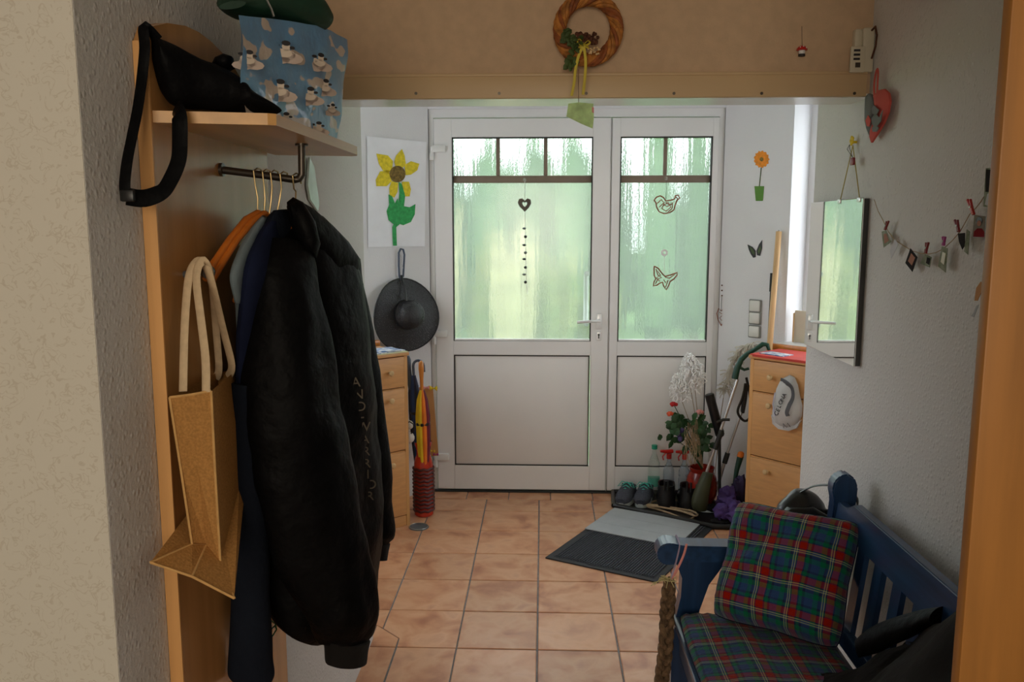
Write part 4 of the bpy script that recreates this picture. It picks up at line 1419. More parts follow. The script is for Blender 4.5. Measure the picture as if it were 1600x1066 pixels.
def umbrella(label, p0, p1, gores, handle, hm, r=0.028, hook=True):
    """folded umbrella from its tip p0 (in the vase) to the handle end p1"""
    u = thing('umbrella', label, 'umbrella', p0, 'umbrellas in the red vase')
    ax = (p1 - p0)
    L = ax.length
    ax.normalize()
    a, b = frame_of(ax)
    ng = len(gores)
    Lc = L * 0.96
    for g_, m_ in enumerate(gores):
        bm = B()
        vs, fs = [], []
        k = 6
        pr = [(0.0, 0.006), (0.25, 0.55), (0.55, 0.95), (0.78, 1.0), (0.92, 0.75), (1.0, 0.35)]
        for (h, rr) in pr:
            for j in range(4):
                t = 2 * PI * (g_ + j / 3) / ng
                bul = r * rr * (1 + 0.22 * math.sin(j / 3 * PI))
                vs.append(p0 + ax * (h * Lc) + a * math.cos(t) * bul + b * math.sin(t) * bul)
            vs.append(p0 + ax * (h * Lc))
        for i in range(k - 1):
            for j in range(5):
                fs.append((i * 5 + j, i * 5 + (j + 1) % 5, (i + 1) * 5 + (j + 1) % 5, (i + 1) * 5 + j))
        fs += [(0, 1, 2, 3, 4), tuple((k - 1) * 5 + j for j in range(5))]
        faces_from(bm, vs, fs)
        obj('gore', bm, m_, u)
    obj('shaft', cyl(B(), p0, p1, 0.004), 'steel', u)
    obj('tie_strap', lathe(B(), [(r * 1.15, -0.008), (r * 1.2, 0), (r * 1.15, 0.008)], p0 + ax * Lc * 0.72, ax, 14), 'blackp', u)
    obj('handle', handle(p1, ax), hm, u)
    return u


def crook(p, ax):
    s = V((0.9, 0.35, 0))
    pts = [p - ax * 0.05, p + ax * 0.02] + [p + ax * (0.02 + 0.030 * math.sin(t)) + s * (0.030 - 0.030 * math.cos(t)) for t in [i * PI / 8 for i in range(1, 9)]] + [p + s * 0.06 - ax * 0.015]
    return tube(B(), pts, 0.0075, 10)


def knobh(p, ax):
    return tube(B(), [p - ax * 0.06, p - ax * 0.02, p + ax * 0.03, p + ax * 0.09, p + ax * 0.125, p + ax * 0.135], [0.008, 0.009, 0.010, 0.015, 0.013, 0.004], 12)


def flath(p, ax):
    return tube(B(), [p - ax * 0.07, p - ax * 0.02, p + ax * 0.05, p + ax * 0.10, p + ax * 0.12], [0.012, 0.016, 0.013, 0.016, 0.008], 12)


umbrella('navy blue folded umbrella with slate crook handle in the red vase', vc + V((-0.005, -0.01, 0.05)), oY(646, 578, 4.46), ['umbb', 'umbn', 'umbb', 'umbn'], crook, 'slate', 0.027)
umbrella('dark navy umbrella with straight slate grip against the cabinet', vc + V((-0.020, 0.0, 0.05)), oY(640, 590, 4.47), ['umbn', 'umbb', 'umbn', 'umbr'], flath, 'slate', 0.018)
umbrella('rainbow striped umbrella with orange wooden handle in red vase', vc + V((0.012, -0.012, 0.05)), oY(659, 602, 4.42), ['umbg', 'umbn', 'umbr', 'umbo', 'umby', 'umby', 'umbg', 'umbr'], knobh, 'hwood', 0.034)
# rolled paper sign with ribbon bows behind the vase
bd_ = thing('cardboard_sign', 'brown cardboard strip with paper bows leaning by the door hinge', 'sign', V((-0.62, 4.76, 0)))
Q = [(650, 606), (676, 604), (685, 712), (655, 716)]
obj('board', prism3(B(), [oY(a, b, 4.72 + (b - 600) * -0.0002) for a, b in Q], (0, 1, 0), 0.006), 'card', bd_, smooth=False)
for (a, b, m_, r_) in ((677, 607, 'umby', 0.020), (666, 606, 'rosep', 0.017), (670, 713, 'umbg', 0.014), (681, 710, 'pink', 0.013), (676, 705, 'umby', 0.012)):
    c0 = oY(a, b, 4.70)
    bw = B()
    for s in (-1, 1):
        puff(bw, [c0 + V((s * r_ * 0.15, 0, 0)), c0 + V((s * r_, 0, r_ * 0.8)), c0 + V((s * r_ * 1.25, 0, 0)), c0 + V((s * r_, 0, -r_ * 0.8))], (0, -1, 0), 0.006, rings=3, back=0.004)
    ball(bw, c0, r_ * 0.3, n=8)
    obj('bow', bw, m_, bd_)
pl_ = thing('soft_toy', 'small white soft toy with black markings hanging beside the cabinet', 'toy', oY(640, 690, 4.42))
b1 = B()
ball(b1, oY(640, 664, 4.40), 0.022, (1, 1, 1.1))
ball(b1, oY(641, 684, 4.40), 0.024, (1, 1, 1.2))
obj('body', b1, 'white', pl_)
b1 = B()
tube(b1, [oY(a, b, 4.374) for a, b in ((635, 662), (640, 659), (646, 663), (647, 672), (642, 678))], 0.0035, 6)
obj('marking', b1, 'blackp', pl_)
dc = V((-0.655, 4.255, 0))
ds = thing('floor_disc', 'flat grey steel disc standing on the tiles before the vase', 'door stop', dc)
obj('plate', lathe(B(), [(0.052, 0), (0.054, 0.002), (0.052, 0.006), (0.03, 0.009), (0.001, 0.010)], dc, n=28), 'disc', ds)
obj('rim', tube(B(), [dc + V((math.cos(t) * 0.049, math.sin(t) * 0.049, 0.0065)) for t in [i * PI / 14 for i in range(29)]], 0.002, 6, cap=False), 'steel', ds)

# ================================================================== THINGS HANGING ON THE DOOR GLASS
YG = 4.868


def suction(r, a, b):
    c = oY(a, b, YG)
    obj('suction_cup', lathe(B(), [(0.011, 0), (0.008, 0.003), (0.003, 0.006), (0.004, 0.010), (0.001, 0.011)], c, (0, -1, 0), 14), 'petg', r)


h1 = thing('heart_chime', 'grey felt heart on a string of dark beads on left door glass', 'ornament', oY(820, 450, YG))
hp = [(820, 331), (812, 323), (809, 317), (811, 311), (816, 310), (820, 314), (824, 310), (829, 312), (830, 318), (826, 325)]


def ring_shape(outer, c, k, Yv, m, r, nm, th=0.004):
    bm = B()
    n_ = len(outer)
    O = [oY(a, b, Yv) for a, b in outer]
    C_ = oY(*c, Yv)
    I = [C_ + (p - C_) * k for p in O]
    vs = O + I + [p - V((0, th, 0)) for p in O] + [p - V((0, th, 0)) for p in I]
    fs = []
    for i in range(n_):
        j = (i + 1) % n_
        fs += [(i, j, n_ + j, n_ + i), (2 * n_ + i, 3 * n_ + i, 3 * n_ + j, 2 * n_ + j), (i, 2 * n_ + i, 2 * n_ + j, j), (n_ + i, n_ + j, 3 * n_ + j, 3 * n_ + i)]
    faces_from(bm, vs, fs)
    return obj(nm, bm, m, r, smooth=False)


ring_shape(hp, (820, 319), 0.38, YG - 0.01, 'greyh', h1, 'felt_heart')
obj('string', tube(B(), [oY(a, b, YG - 0.012) for a, b in ((820, 283), (820, 311), (820, 330), (821, 380), (822, 430), (824, 460))], 0.0014, 6), 'white_s', h1)
suction(h1, 820, 281)
for i, (a, b) in enumerate(((819, 357), (821, 370), (819, 383), (821, 395), (819, 405), (821, 418), (819, 429), (821, 441))):
    obj('bead', ball(B(), oY(a, b, YG - 0.014), 0.0095, (1, 1, 0.9) if i % 2 else (1.2, 1, 0.7), n=8), 'dark' if i % 3 else 'greyf', h1)

h2 = thing('bird_ornament', 'openwork rusty bird hanging on a string on the right door glass', 'ornament', oY(1040, 335, YG))


def outline_tube(pts, m, parent, nm, r=0.0022, closed=True, Yv=YG - 0.012):
    P_ = [oY(a, b, Yv) for a, b in pts]
    if closed:
        P_.append(P_[0])
    return obj(nm, tube(B(), P_, r, 6), m, parent)


bird = [(1022, 313), (1026, 308), (1032, 306), (1037, 309), (1040, 314), (1048, 313), (1054, 311), (1055, 306), (1060, 305), (1062, 310), (1058, 313), (1055, 320), (1053, 328), (1047, 332), (1038, 334), (1030, 331), (1026, 324), (1025, 317)]
ho = outline_tube(bird, 'lace', h2, 'bird_outline', 0.0042)
for pts in ([(1027, 318), (1033, 312), (1038, 317), (1034, 326), (1041, 330), (1048, 324), (1044, 316), (1036, 322)], [(1040, 316), (1046, 320), (1051, 316), (1050, 326), (1044, 331)], [(1030, 324), (1036, 318), (1042, 323), (1050, 319)], [(1055, 308), (1059, 310), (1057, 314)]):
    outline_tube(pts, 'lace', h2, 'scrollwork', 0.0032, False)
obj('string', tube(B(), [oY(a, b, YG - 0.012) for a, b in ((1041, 282), (1041, 300), (1040, 313))], 0.0014, 6), 'dark', h2)
suction(h2, 1041, 279)
h3 = thing('butterfly_ornament', 'openwork rusty butterfly hanging below a white ring, right glass', 'ornament', oY(1038, 455, YG))
bf = [(1022, 416), (1028, 419), (1035, 428), (1039, 432), (1047, 430), (1058, 426), (1058, 430), (1053, 436), (1047, 440), (1045, 446), (1041, 453), (1037, 447), (1035, 441), (1030, 443), (1026, 446), (1021, 447), (1022, 440), (1025, 436), (1022, 430)]
outline_tube(bf, 'lace', h3, 'butterfly_outline', 0.0042)
for pts in ([(1025, 420), (1028, 430), (1034, 434), (1028, 436), (1024, 444)], [(1039, 433), (1046, 435), (1054, 429)], [(1037, 437), (1040, 442), (1044, 438), (1040, 449)], [(1028, 424), (1032, 430), (1026, 434), (1031, 440)]):
    outline_tube(pts, 'lace', h3, 'scrollwork', 0.0032, False)
obj('string', tube(B(), [oY(a, b, YG - 0.012) for a, b in ((1038, 399), (1038, 415), (1038, 432))], 0.0014, 6), 'white_s', h3)
ring_shape([(1038 + 5.5 * math.cos(t), 395 + 5.5 * math.sin(t)) for t in [i * PI / 7 for i in range(14)]], (1038, 395), 0.4, YG - 0.008, 'white', h3, 'ring')
h4 = thing('bead_pendant', 'small rusty openwork heart pendant hanging on the door frame edge', 'ornament', oY(1127, 505, 4.86))
outline_tube([(1127, 509), (1122, 500), (1120, 490), (1123, 482), (1127, 486), (1131, 482), (1133, 490), (1131, 500)], 'lace', h4, 'heart_outline', 0.0028, Yv=4.855)
outline_tube([(1124, 488), (1130, 492), (1124, 497), (1129, 502)], 'lace', h4, 'scrollwork', 0.002, False, Yv=4.855)
obj('string', tube(B(), [oY(a, b, 4.855) for a, b in ((1128, 462), (1127, 474), (1127, 486))], 0.0012, 6), 'dark', h4)
for b in (446, 454, 462):
    obj('bead', ball(B(), oY(1128, b, 4.855), 0.0045, n=8), 'brownf', h4)

# ================================================================== RIGHT BAY WALL
st_ = thing('flower_sticker', 'orange gerbera in a green pot, flat sticker on white wall', 'sticker', onR(1187, 314, 0.002))
fl_ = B()
cR = (1190, 249)
pts = []
for i in range(36):
    t = i * PI / 18
    r_ = 11.5 * (1 + 0.10 * math.cos(t * 13))
    pts.append((cR[0] + r_ * math.cos(t), cR[1] + 1.12 * r_ * math.sin(t)))
decal('petals', pts, 'orange', st_, onR, 0.001)
decal('flower_eye', [(cR[0] + 3 * math.cos(i * PI / 5), cR[1] + 3.2 * math.sin(i * PI / 5)) for i in range(10)], 'pbrown', st_, onR, 0.002)
decal('stem', [(1188.8, 262), (1190.2, 262), (1187.2, 292), (1185.8, 292)], 'leafy', st_, onR, 0.001)
decal('flower_pot', [(1179, 291), (1194, 291), (1192, 314), (1181, 314)], 'potg', st_, onR, 0.0015)
bs_ = thing('butterfly_sticker', 'olive and black butterfly sticker on white wall below the flower', 'sticker', onR(1181, 403, 0.002))
decal('wing', [(1168, 382), (1176, 386), (1181, 392), (1181, 402), (1177, 403), (1173, 397), (1170, 390)], 'dark', bs_, onR, 0.001)
decal('wing', [(1182, 392), (1186, 382), (1191, 375), (1191, 388), (1188, 400), (1183, 399)], 'dark', bs_, onR, 0.001)
decal('wing_patch', [(1171, 385), (1176, 389), (1179, 394), (1179, 399), (1175, 396)], 'leafy', bs_, onR, 0.0022)
decal('wing_patch', [(1184, 393), (1188, 384), (1189, 389), (1186, 397)], 'leafy', bs_, onR, 0.0022)
for i, (b, lb) in enumerate(((478, 'ivory light switch, top one of the three beside the door'), (497, 'ivory light switch, middle one of the three beside the door'), (518, 'ivory light switch, lowest one of the three beside the door'))):
    c0 = onR(1181 - i * 0.6, b)
    sw_ = thing('light_switch', lb, 'switch', c0, 'light switches beside the door')
    M_ = Matrix((dR, -nR, V((0, 0, 1)))).transposed().to_4x4()
    M_.translation = c0
    obj('cover_frame', bevbox(B(), (-0.040, -0.010, -0.036), (0.040, 0, 0.036), 0.006, M_), 'switchf', sw_)
    obj('rocker', bevbox(B(), (-0.032, -0.017, -0.030), (0.032, -0.009, 0.030), 0.006, M_), 'socket', sw_)
# poles leaning in the corner
pole_a, pole_b = onR(1217, 362, 0.02), onR(1201, 560, 0.12)
dirp = (pole_b - pole_a) / (pole_a.z - pole_b.z)
foot = pole_b + dirp * (pole_b.z - 0.0)
bs1 = thing('broomstick', 'raw pine broomstick leaning on the wall behind right cabinet', 'stick', foot)
obj('shaft', cyl(B(), pole_a, foot, 0.0155), 'stick', bs1)
obj('end_screw', cyl(B(), pole_a, pole_a - dirp * 0.008, 0.005), 'steel', bs1)
pa, pb_ = onR(1206, 427, 0.02), onR(1199, 555, 0.07)
dq = (pb_ - pa) / (pa.z - pb_.z)
ft = pb_ + dq * pb_.z
bs2 = thing('walking_pole', 'thin black pole with rubber grip leaning left of the broomstick', 'pole', ft)
obj('shaft', cyl(B(), pa, ft, 0.005), 'blackp', bs2)
obj('grip', cyl(B(), pa, pa + dq * 0.10, 0.009), 'gasket', bs2)
# on the sill
M_ = MR @ Matrix.Translation((0.52, 0.035, 0.971))
wb = thing('serving_board', 'white rounded board with wooden edge standing on right window sill', 'board', M_ @ V((0, 0, 0)))
obj('board', bevbox(B(), (-0.055, -0.006, 0), (0.055, 0.006, 0.175), 0.0055, M_), 'cream', wb)
obj('wooden_edge', bevbox(B(), (-0.062, -0.008, 0), (-0.053, 0.008, 0.160), 0.003, M_), 'knobw', wb)
M_ = MR @ Matrix.Translation((0.60, -0.02, 0.971))
fg = thing('figurine', 'small white figurine at the near end of the window sill', 'figurine', M_ @ V((0, 0, 0)))
g = B()
lathe(g, [(0.018, 0), (0.020, 0.01), (0.014, 0.03), (0.012, 0.04)], M_ @ V((0, 0, 0)), n=14)
obj('body', g, 'cream', fg)
g = B()
ball(g, M_ @ V((0, 0, 0.055)), 0.018, n=12)
obj('head', g, 'cream', fg)

# ================================================================== CORNER BY THE DOOR: tray, shoes, plant
T = [(0.415, 4.60), (0.92, 4.285), (1.06, 4.28), (1.08, 4.42), (1.00, 4.66), (0.97, 4.85), (0.60, 4.852), (0.43, 4.85)]
tr = thing('boot_tray', 'black plastic boot tray in the corner under the shoes and plants', 'tray', (0.75, 4.55, 0))
obj('tray_base', prism(B(), T, (0, 0, 0.001), (1, 0, 0), (0, 1, 0), (0, 0, 1), 0.010), 'blackp', tr)
obj('rim', tube(B(), [V((a, b, 0.016)) for a, b in T + T[:1]], 0.015, 10, cap=False), 'blackp', tr)
ZT = 0.012


def shoe(name, label, toe, heel, w, um, sm, lm, shaft=0.0, group=None, loops=False):
    toe, heel = V(toe), V(heel)
    d = (toe - heel)
    L = d.length
    d.normalize()
    s = V((-d.y, d.x, 0))
    r = thing(name, label, 'shoe', (toe + heel) / 2, group)

    def P_(u, v_, z): return heel + d * (u * L) + s * v_ + V((0, 0, z))
    sole = B()
    ol = []
    for i in range(20):
        t = 2 * PI * i / 20
        u = 0.5 + 0.5 * math.cos(t)
        hw = w / 2 * (0.80 + 0.26 * u)
        ol.append(P_(u, hw * math.sin(t) * (1.0 if abs(math.cos(t)) < .9 else 1.0), 0))
    prism3(sole, ol, (0, 0, 1), 0.022)
    obj('sole', sole, sm, r)
    rws = []
    H0 = 0.075
    for u, hh, ww in ((0.99, 0.030, 0.50), (0.90, 0.042, 0.80), (0.75, 0.055, 0.98), (0.58, 0.075, 0.92), (0.42, 0.090, 0.84)):
        rws.append((P_(u, -w / 2 * ww, 0.02 + hh * 0.35), P_(u, w / 2 * ww, 0.02 + hh * 0.35), hh * 1.15))
    up_ = B()
    loft(up_, rws, n=20, sub=3, power=2.3)
    sh_ = H0 + 0.005 + shaft
    cu = [P_(0.255 + 0.235 * math.cos(t), w * 0.43 * math.sin(t), 0) for t in [2 * PI * i / 16 for i in range(16)]]
    vs = []
    lv = [(0.018, 1.08), (0.05, 1.05), (sh_ * 0.75, 0.95), (sh_, 0.98), (sh_ - 0.002, 0.82), (sh_ - 0.03, 0.80)]
    cc = P_(0.255, 0, 0)
    for z, k in lv:
        for p in cu:
            q = cc + (p - cc) * k
            lean = 0.02 if z > 0.05 else 0
            vs.append(V((q.x, q.y, cc.z + z + (0.012 * ((p - cc).dot(d) > 0) if z > .05 else 0))))
    m_ = len(cu)
    fs = [(i * m_ + j, i * m_ + (j + 1) % m_, (i + 1) * m_ + (j + 1) % m_, (i + 1) * m_ + j) for i in range(len(lv) - 1) for j in range(m_)] + [tuple((len(lv) - 1) * m_ + j for j in range(m_))]
    faces_from(up_, vs, fs)
    obj('upper', up_, um, r)
    lc = B()
    for k in range(4):
        u = 0.44 + k * 0.085
        z = 0.105 - k * 0.013
        tube(lc, [P_(u, -w * 0.25, z - 0.006), P_(u + 0.02, 0, z + 0.008), P_(u + 0.04, w * 0.25, z - 0.008)], 0.0028, 6)
        tube(lc, [P_(u, w * 0.25, z - 0.006), P_(u + 0.02, 0, z + 0.009), P_(u + 0.04, -w * 0.25, z - 0.008)], 0.0028, 6)
    for s2 in (-1, 1):
        tube(lc, [P_(0.44, 0, 0.108), P_(0.46, s2 * 0.03, 0.115), P_(0.54, s2 * 0.05, 0.088), P_(0.50, s2 * 0.02, 0.098)], 0.0026, 6)
    obj('laces', lc, lm, r)
    if loops:
        lp = B()
        tube(lp, [P_(0.03, -0.010, sh_ - 0.02), P_(0.03, -0.010, sh_ + 0.035), P_(0.03, 0.010, sh_ + 0.035), P_(0.03, 0.010, sh_ - 0.02)], 0.006, 6)
        obj('pull_loop', lp, 'blackp', r)
    return r


shoe('trainer', 'grey trainer with teal laces and pale sole, outer one of the pair', (0.452, 4.585, ZT), (0.535, 4.790, ZT), 0.10, 'greyd', 'solew', 'teal', group='grey trainers on the tray')
shoe('trainer', 'grey trainer with teal laces, the one next to the black boots', (0.560, 4.570, ZT), (0.630, 4.785, ZT), 0.10, 'greyd', 'solew', 'teal', group='grey trainers on the tray')
shoe('boot', 'black lace up boot with pull loop, left one of the pair', (0.735, 4.770, ZT), (0.700, 4.535, ZT), 0.115, 'leather', 'gasket', 'blackc', 0.055, 'black boots on the tray', True)
shoe('boot', 'black lace up boot with pull loop beside the red pot', (0.845, 4.745, ZT), (0.822, 4.505, ZT), 0.115, 'leather', 'gasket', 'blackc', 0.055, 'black boots on the tray', True)

# beige rope coil
rp = B()
for k, (zz, path) in enumerate(((0.022, [(1010, 789), (1024, 783), (1045, 780), (1062, 784), (1072, 793), (1080, 800)]), (0.020, [(1012, 792), (1034, 798), (1056, 806), (1070, 812), (1082, 810), (1083, 804), (1070, 800), (1040, 794), (1012, 789)]),
                               (0.030, [(1008, 788), (1030, 790), (1060, 795), (1082, 799), (1090, 804)]), (0.038, [(1010, 790), (1034, 793), (1064, 799), (1086, 806), (1088, 802), (1076, 797)]))):
    tube(rp, [oZ(a, b, zz) for a, b in path], 0.0055, 8, sm=4)
obj('rope', rp, 'tan', label='beige rope folded in long loops at the front of the tray', cat='rope')

# bottles
def bottle(label, c, h, r, m, capm, spray=False):
    c = V(c)
    b = thing('spray_bottle' if spray else 'bottle', label, 'bottle', c, 'bottles behind the boots')
    obj('bottle_body', lathe(B(), [(r * 0.9, 0), (r, 0.01), (r, h * 0.45), (r * 0.93, h * 0.5), (r, h * 0.55), (r * 0.95, h * 0.68), (r * 0.5, h * 0.84), (0.012, h * 0.90), (0.012, h)], c, n=20), m, b)
    if spray:
        g = B()
        cyl(g, c + V((0, 0, h)), c + V((0, 0, h + 0.03)), 0.015)
        tube(g, [c + V((0.02, 0, h + 0.045)), c + V((-0.01, -0.01, h + 0.045)), c + V((-0.055, -0.02, h + 0.050))], [0.012, 0.013, 0.007], 8)
        tube(g, [c + V((-0.02, -0.008, h + 0.04)), c + V((-0.04, -0.015, h + 0.015)), c + V((-0.035, -0.015, h - 0.005))], 0.004, 6)
        obj('trigger_head', g, capm, b)
    else:
        obj('cap', cyl(B(), c + V((0, 0, h - 0.002)), c + V((0, 0, h + 0.022)), 0.017), capm, b)
        obj('label', lathe(B(), [(r * 1.01, h * 0.18), (r * 1.015, h * 0.19), (r * 1.015, h * 0.36), (r * 1.01, h * 0.37)], c, n=20), 'label', b)
    return b


bottle('clear water bottle with green cap and label behind the trainers', (0.672, 4.850, ZT - 0.002), 0.275, 0.035, 'petg', 'bcap')
bottle('clear spray bottle with red trigger head behind the left boot', (0.76, 4.850, ZT - 0.002), 0.215, 0.034, 'water', 'red', True)
bottle('clear spray bottle with red head beside the red pot', (0.85, 4.840, ZT - 0.002), 0.215, 0.034, 'water', 'red', True)

# pot with artificial roses, leaves, raffia and plumes
pc = V((0.915, 4.64, ZT))
pt = thing('flower_arrangement', 'red glass pot of artificial roses, leaves and white plumes beside door', 'plant', pc)
obj('pot', lathe(B(), [(0.05, 0), (0.068, 0.02), (0.088, 0.07), (0.092, 0.12), (0.082, 0.17), (0.066, 0.20), (0.072, 0.225), (0.066, 0.225), (0.060, 0.20), (0.07, 0.16), (0.08, 0.12), (0.06, 0.04)], pc, n=28), 'redgl', pt)
def oP(a, b, dy=0.0): return oY(a, b, 4.62 + dy)


tips = {'rosered': [(1052, 631)], 'roseo': [(1047, 646)], 'rosep': [(1093, 643)]}
mouth = pc + V((0, 0, 0.21))


def stem(tip, m='leaf', r=0.0025):
    mid_ = lerp(mouth, tip, 0.55) + V((0, 0, 0.03))
    obj('stem', tube(B(), [mouth, mid_, tip], r, 6), m, pt)


def rose(c, m, r=0.022):
    g = B()
    for k in range(9):
        a = k * 2.4
        rr = r * (0.25 + 0.09 * k)
        q = c + V((math.cos(a) * rr * 0.8, math.sin(a) * rr * 0.8, 0.004 - 0.0012 * k))
        ball(g, q, r * (0.38 + 0.02 * k), (1, 1, 0.9), n=8)
    obj('rose_bloom', g, m, pt)


for m_, l in tips.items():
    for (a, b) in l:
        tip = oP(a, b, -0.03)
        stem(tip)
        rose(tip, m_)
random.seed(11)


def leafshape(c, d, l, wd, nrm):
    s = d.cross(nrm).normalized()
    bm = B()
    pts = [c, c + d * l * .3 + s * wd * .45, c + d * l * .65 + s * wd * .4, c + d * l, c + d * l * .65 - s * wd * .4, c + d * l * .3 - s * wd * .45]
    pts = [p + nrm * 0.004 * math.sin(i) for i, p in enumerate(pts)]
    puff(bm, pts, nrm, 0.003, rings=2, back=0.001)
    return bm


for k in range(120):
    # foliage region as seen in the photo
    a = random.choice([random.gauss(1058, 8), random.gauss(1092, 9), random.gauss(1096, 9), random.gauss(1068, 12)])
    b = random.uniform(652, 705)
    if a < 1070 and b > 690:
        b -= 30
    p = oP(a, b, random.uniform(-0.06, 0.05))
    d = V((random.uniform(-1, 1), random.uniform(-0.6, 0.2), random.uniform(-0.7, 0.9))).normalized()
    nrm = V((random.uniform(-.5, .5), -1, random.uniform(0, .7))).normalized()
    obj('leaf', leafshape(p, d, random.uniform(0.042, 0.062), random.uniform(0.030, 0.042), nrm), 'leaf', pt)
for (a, b) in ((1050, 665), (1060, 690), (1085, 660), (1098, 668), (1100, 690)):
    stem(oP(a, b))
for (a, b) in ((1060, 678), (1063, 686), (1066, 673)):
    obj('violet_bloom', ball(B(), oP(a, b, -0.05), 0.014, (1, 1, 1.3), n=8, nz=0.5, seed=a), 'violet', pt)
rf = B()
for k in range(26):
    a = random.uniform(1066, 1090)
    p1 = oP(a, random.uniform(655, 690), random.uniform(-0.09, -0.04))
    p2 = oP(a + random.uniform(-8, 8), random.uniform(700, 728), -0.11)
    tube(rf, [mouth + V((0, -0.04, 0.02)), p1, lerp(p1, p2, 0.5) + V((random.uniform(-.02, .02), -0.01, 0.01)), p2], 0.0012, 4)
obj('raffia', rf, 'tan', pt, kind='stuff')
# white feathery plumes
for (tip, low_, nb, wd) in (((1078, 556), (1078, 600), 170, 0.062), ((1058, 588), (1066, 628), 130, 0.055), ((1094, 572), (1086, 610), 110, 0.050)):
    p1, p0 = oP(*tip, -0.02), oP(*low_, -0.02)
    stem(p0, 'twig', 0.0018)
    g = B()
    for k in range(nb):
        t = k / nb
        q = lerp(p0, p1, t)
        dv = V((random.uniform(-1, 1), random.uniform(-1, 1), random.uniform(0.0, 0.9))).normalized()
        e = q + dv * wd * (0.45 + 0.6 * math.sin(PI * min(1, t + 0.1)))
        c_ = e + V((random.uniform(-.01, .01), random.uniform(-.01, .01), -0.014))
        tube(g, [q, lerp(q, e, .6) + V((0, 0, .006)), e, c_, c_ + V((random.uniform(-.012, .012), -0.004, -0.004))], 0.0032, 4)
    obj('plume', g, 'plume', pt, kind='stuff')

# cream pampas plume behind the crutch
pp = thing('pampas_plume', 'cream feathery plume drooping behind the dark green handle', 'plant', onR(1120, 700, 0.05))
path = [onR(a, b, 0.06) for a, b in ((1122, 690), (1126, 650), (1132, 610), (1142, 575), (1158, 545), (1178, 535))]
obj('stem', tube(B(), [V((path[0].x - 0.02, path[0].y, ZT))] + path, 0.002, 6), 'twig', pp)
g = B()
for k in range(200):
    t = random.uniform(0.0, 1)
    a_i = 2 + int(t * 2.999)
    q = lerp(path[a_i], path[a_i + 1], (t * 3) % 1)
    dv = V((random.uniform(-1, 1), random.uniform(-1, 0.2), random.uniform(-1.6, 0.2))).normalized()
    e = q + dv * 0.055
    tube(g, [q, lerp(q, e, .5) + V((0, 0, .008)), e], 0.0028, 4)
obj('plume', g, 'plumec', pp, kind='stuff')

# crutch: dark green handle, silver tube, black cuff
ck = thing('grabber_crutch', 'forearm crutch with dark green handle, silver tube and black cuff', 'crutch', oY(1098, 765, 4.5))
yk = 4.52
A1, A2, A3 = oY(1150, 600, yk), oY(1128, 665, yk), oY(1102, 745, yk)
obj('tube', cyl(B(), A1 + (A1 - A3) * 0.05, A3, 0.0085), 'silver', ck)
obj('lower_tube', cyl(B(), A3, V((A3.x - 0.015, A3.y, 0.02)), 0.007), 'blackp', ck)
g = B()
tube(g, [oY(a, b, yk - q) for a, b, q in ((1148, 592, 0), (1152, 575, 0), (1158, 562, 0), (1168, 553, 0.0), (1180, 546, 0.02), (1192, 538, 0.04), (1199, 539, 0.05), (1202, 548, 0.05))], [0.018, 0.017, 0.015, 0.013, 0.012, 0.013, 0.012, 0.008], 10)
obj('handle', g, 'gripg', ck)
obj('trigger', tube(B(), [oY(a, b, yk) for a, b in ((1155, 574), (1163, 578), (1170, 576))], 0.008, 8), 'gripg', ck)
obj('joint_sleeve', cyl(B(), oY(1128, 672, yk), oY(1117, 702, yk), 0.014), 'gasket', ck)
obj('clamp', tube(B(), [oY(a, b, yk - .01) for a, b in ((1120, 660), (1130, 656), (1140, 656))], 0.008, 8), 'gasket', ck)
ct = thing('black_tube', 'thick black tube with rounded open top leaning beside the plant', 'tube', oY(1125, 700, 4.55))
ya = 4.58
tp, bt = oY(1108, 616, ya), oY(1124, 676, ya)
ax_ = (bt - tp).normalized()
ft = bt + ax_ * (bt.z - ZT) / max(0.3, -ax_.z)
g = B()
lathe(g, [(0.022, 0), (0.026, 0.004), (0.026, 0.24), (0.020, 0.25)], tp, ax_, 18)
obj('sleeve', g, 'blackp', ct)
obj('bore', cyl(B(), tp - ax_ * 0.001, tp + ax_ * 0.003, 0.016), 'dark', ct)
obj('shaft', cyl(B(), bt, V((bt.x + 0.02, bt.y + 0.02, ZT)), 0.009), 'gasket', ct)
# trekking pole with black strap
tk = thing('trekking_pole', 'silver telescopic trekking pole with black wrist strap leaning by cabinet', 'pole', oY(1120, 770, 4.6))
yk = 4.60
K = [oY(1166, 600, yk - .02), oY(1152, 648, yk), oY(1134, 715, yk), oY(1120, 765, yk)]
obj('grip', tube(B(), [K[0], oY(1163, 625, yk - .01), oY(1160, 645, yk), ], [0.012, 0.014, 0.011], 10), 'gasket', tk)
obj('upper_tube', cyl(B(), oY(1160, 640, yk), K[2], 0.0075), 'silver', tk)
obj('joint', cyl(B(), oY(1137, 708, yk), oY(1132, 724, yk), 0.014), 'gasket', tk)
obj('lower_tube', cyl(B(), K[2], K[3], 0.0095), 'silver', tk)
obj('strap', tube(B(), [oY(a, b, yk - .03) for a, b in ((1166, 590), (1172, 620), (1172, 650), (1164, 658), (1155, 650), (1153, 640), (1160, 622), (1165, 600))], 1, 8, flat=(0.007, 0.002), ref=(0, 1, 0)), 'blackp', tk)
# green tube with orange cap
gt_ = thing('umbrella_tube', 'dark green tube with orange cap standing behind the purple cloth', 'tube', oY(1148, 770, 4.52))
obj('tube', tube(B(), [oY(1146, 765, 4.52), oY(1151, 735, 4.54), oY(1157, 713, 4.55)], [0.008, 0.013, 0.018], 14), 'gripg', gt_)
obj('cap', tube(B(), [oY(1156.5, 714, 4.55), oY(1158, 708, 4.55), oY(1158.3, 706, 4.55)], [0.0185, 0.017, 0.010], 14), 'umbo', gt_)
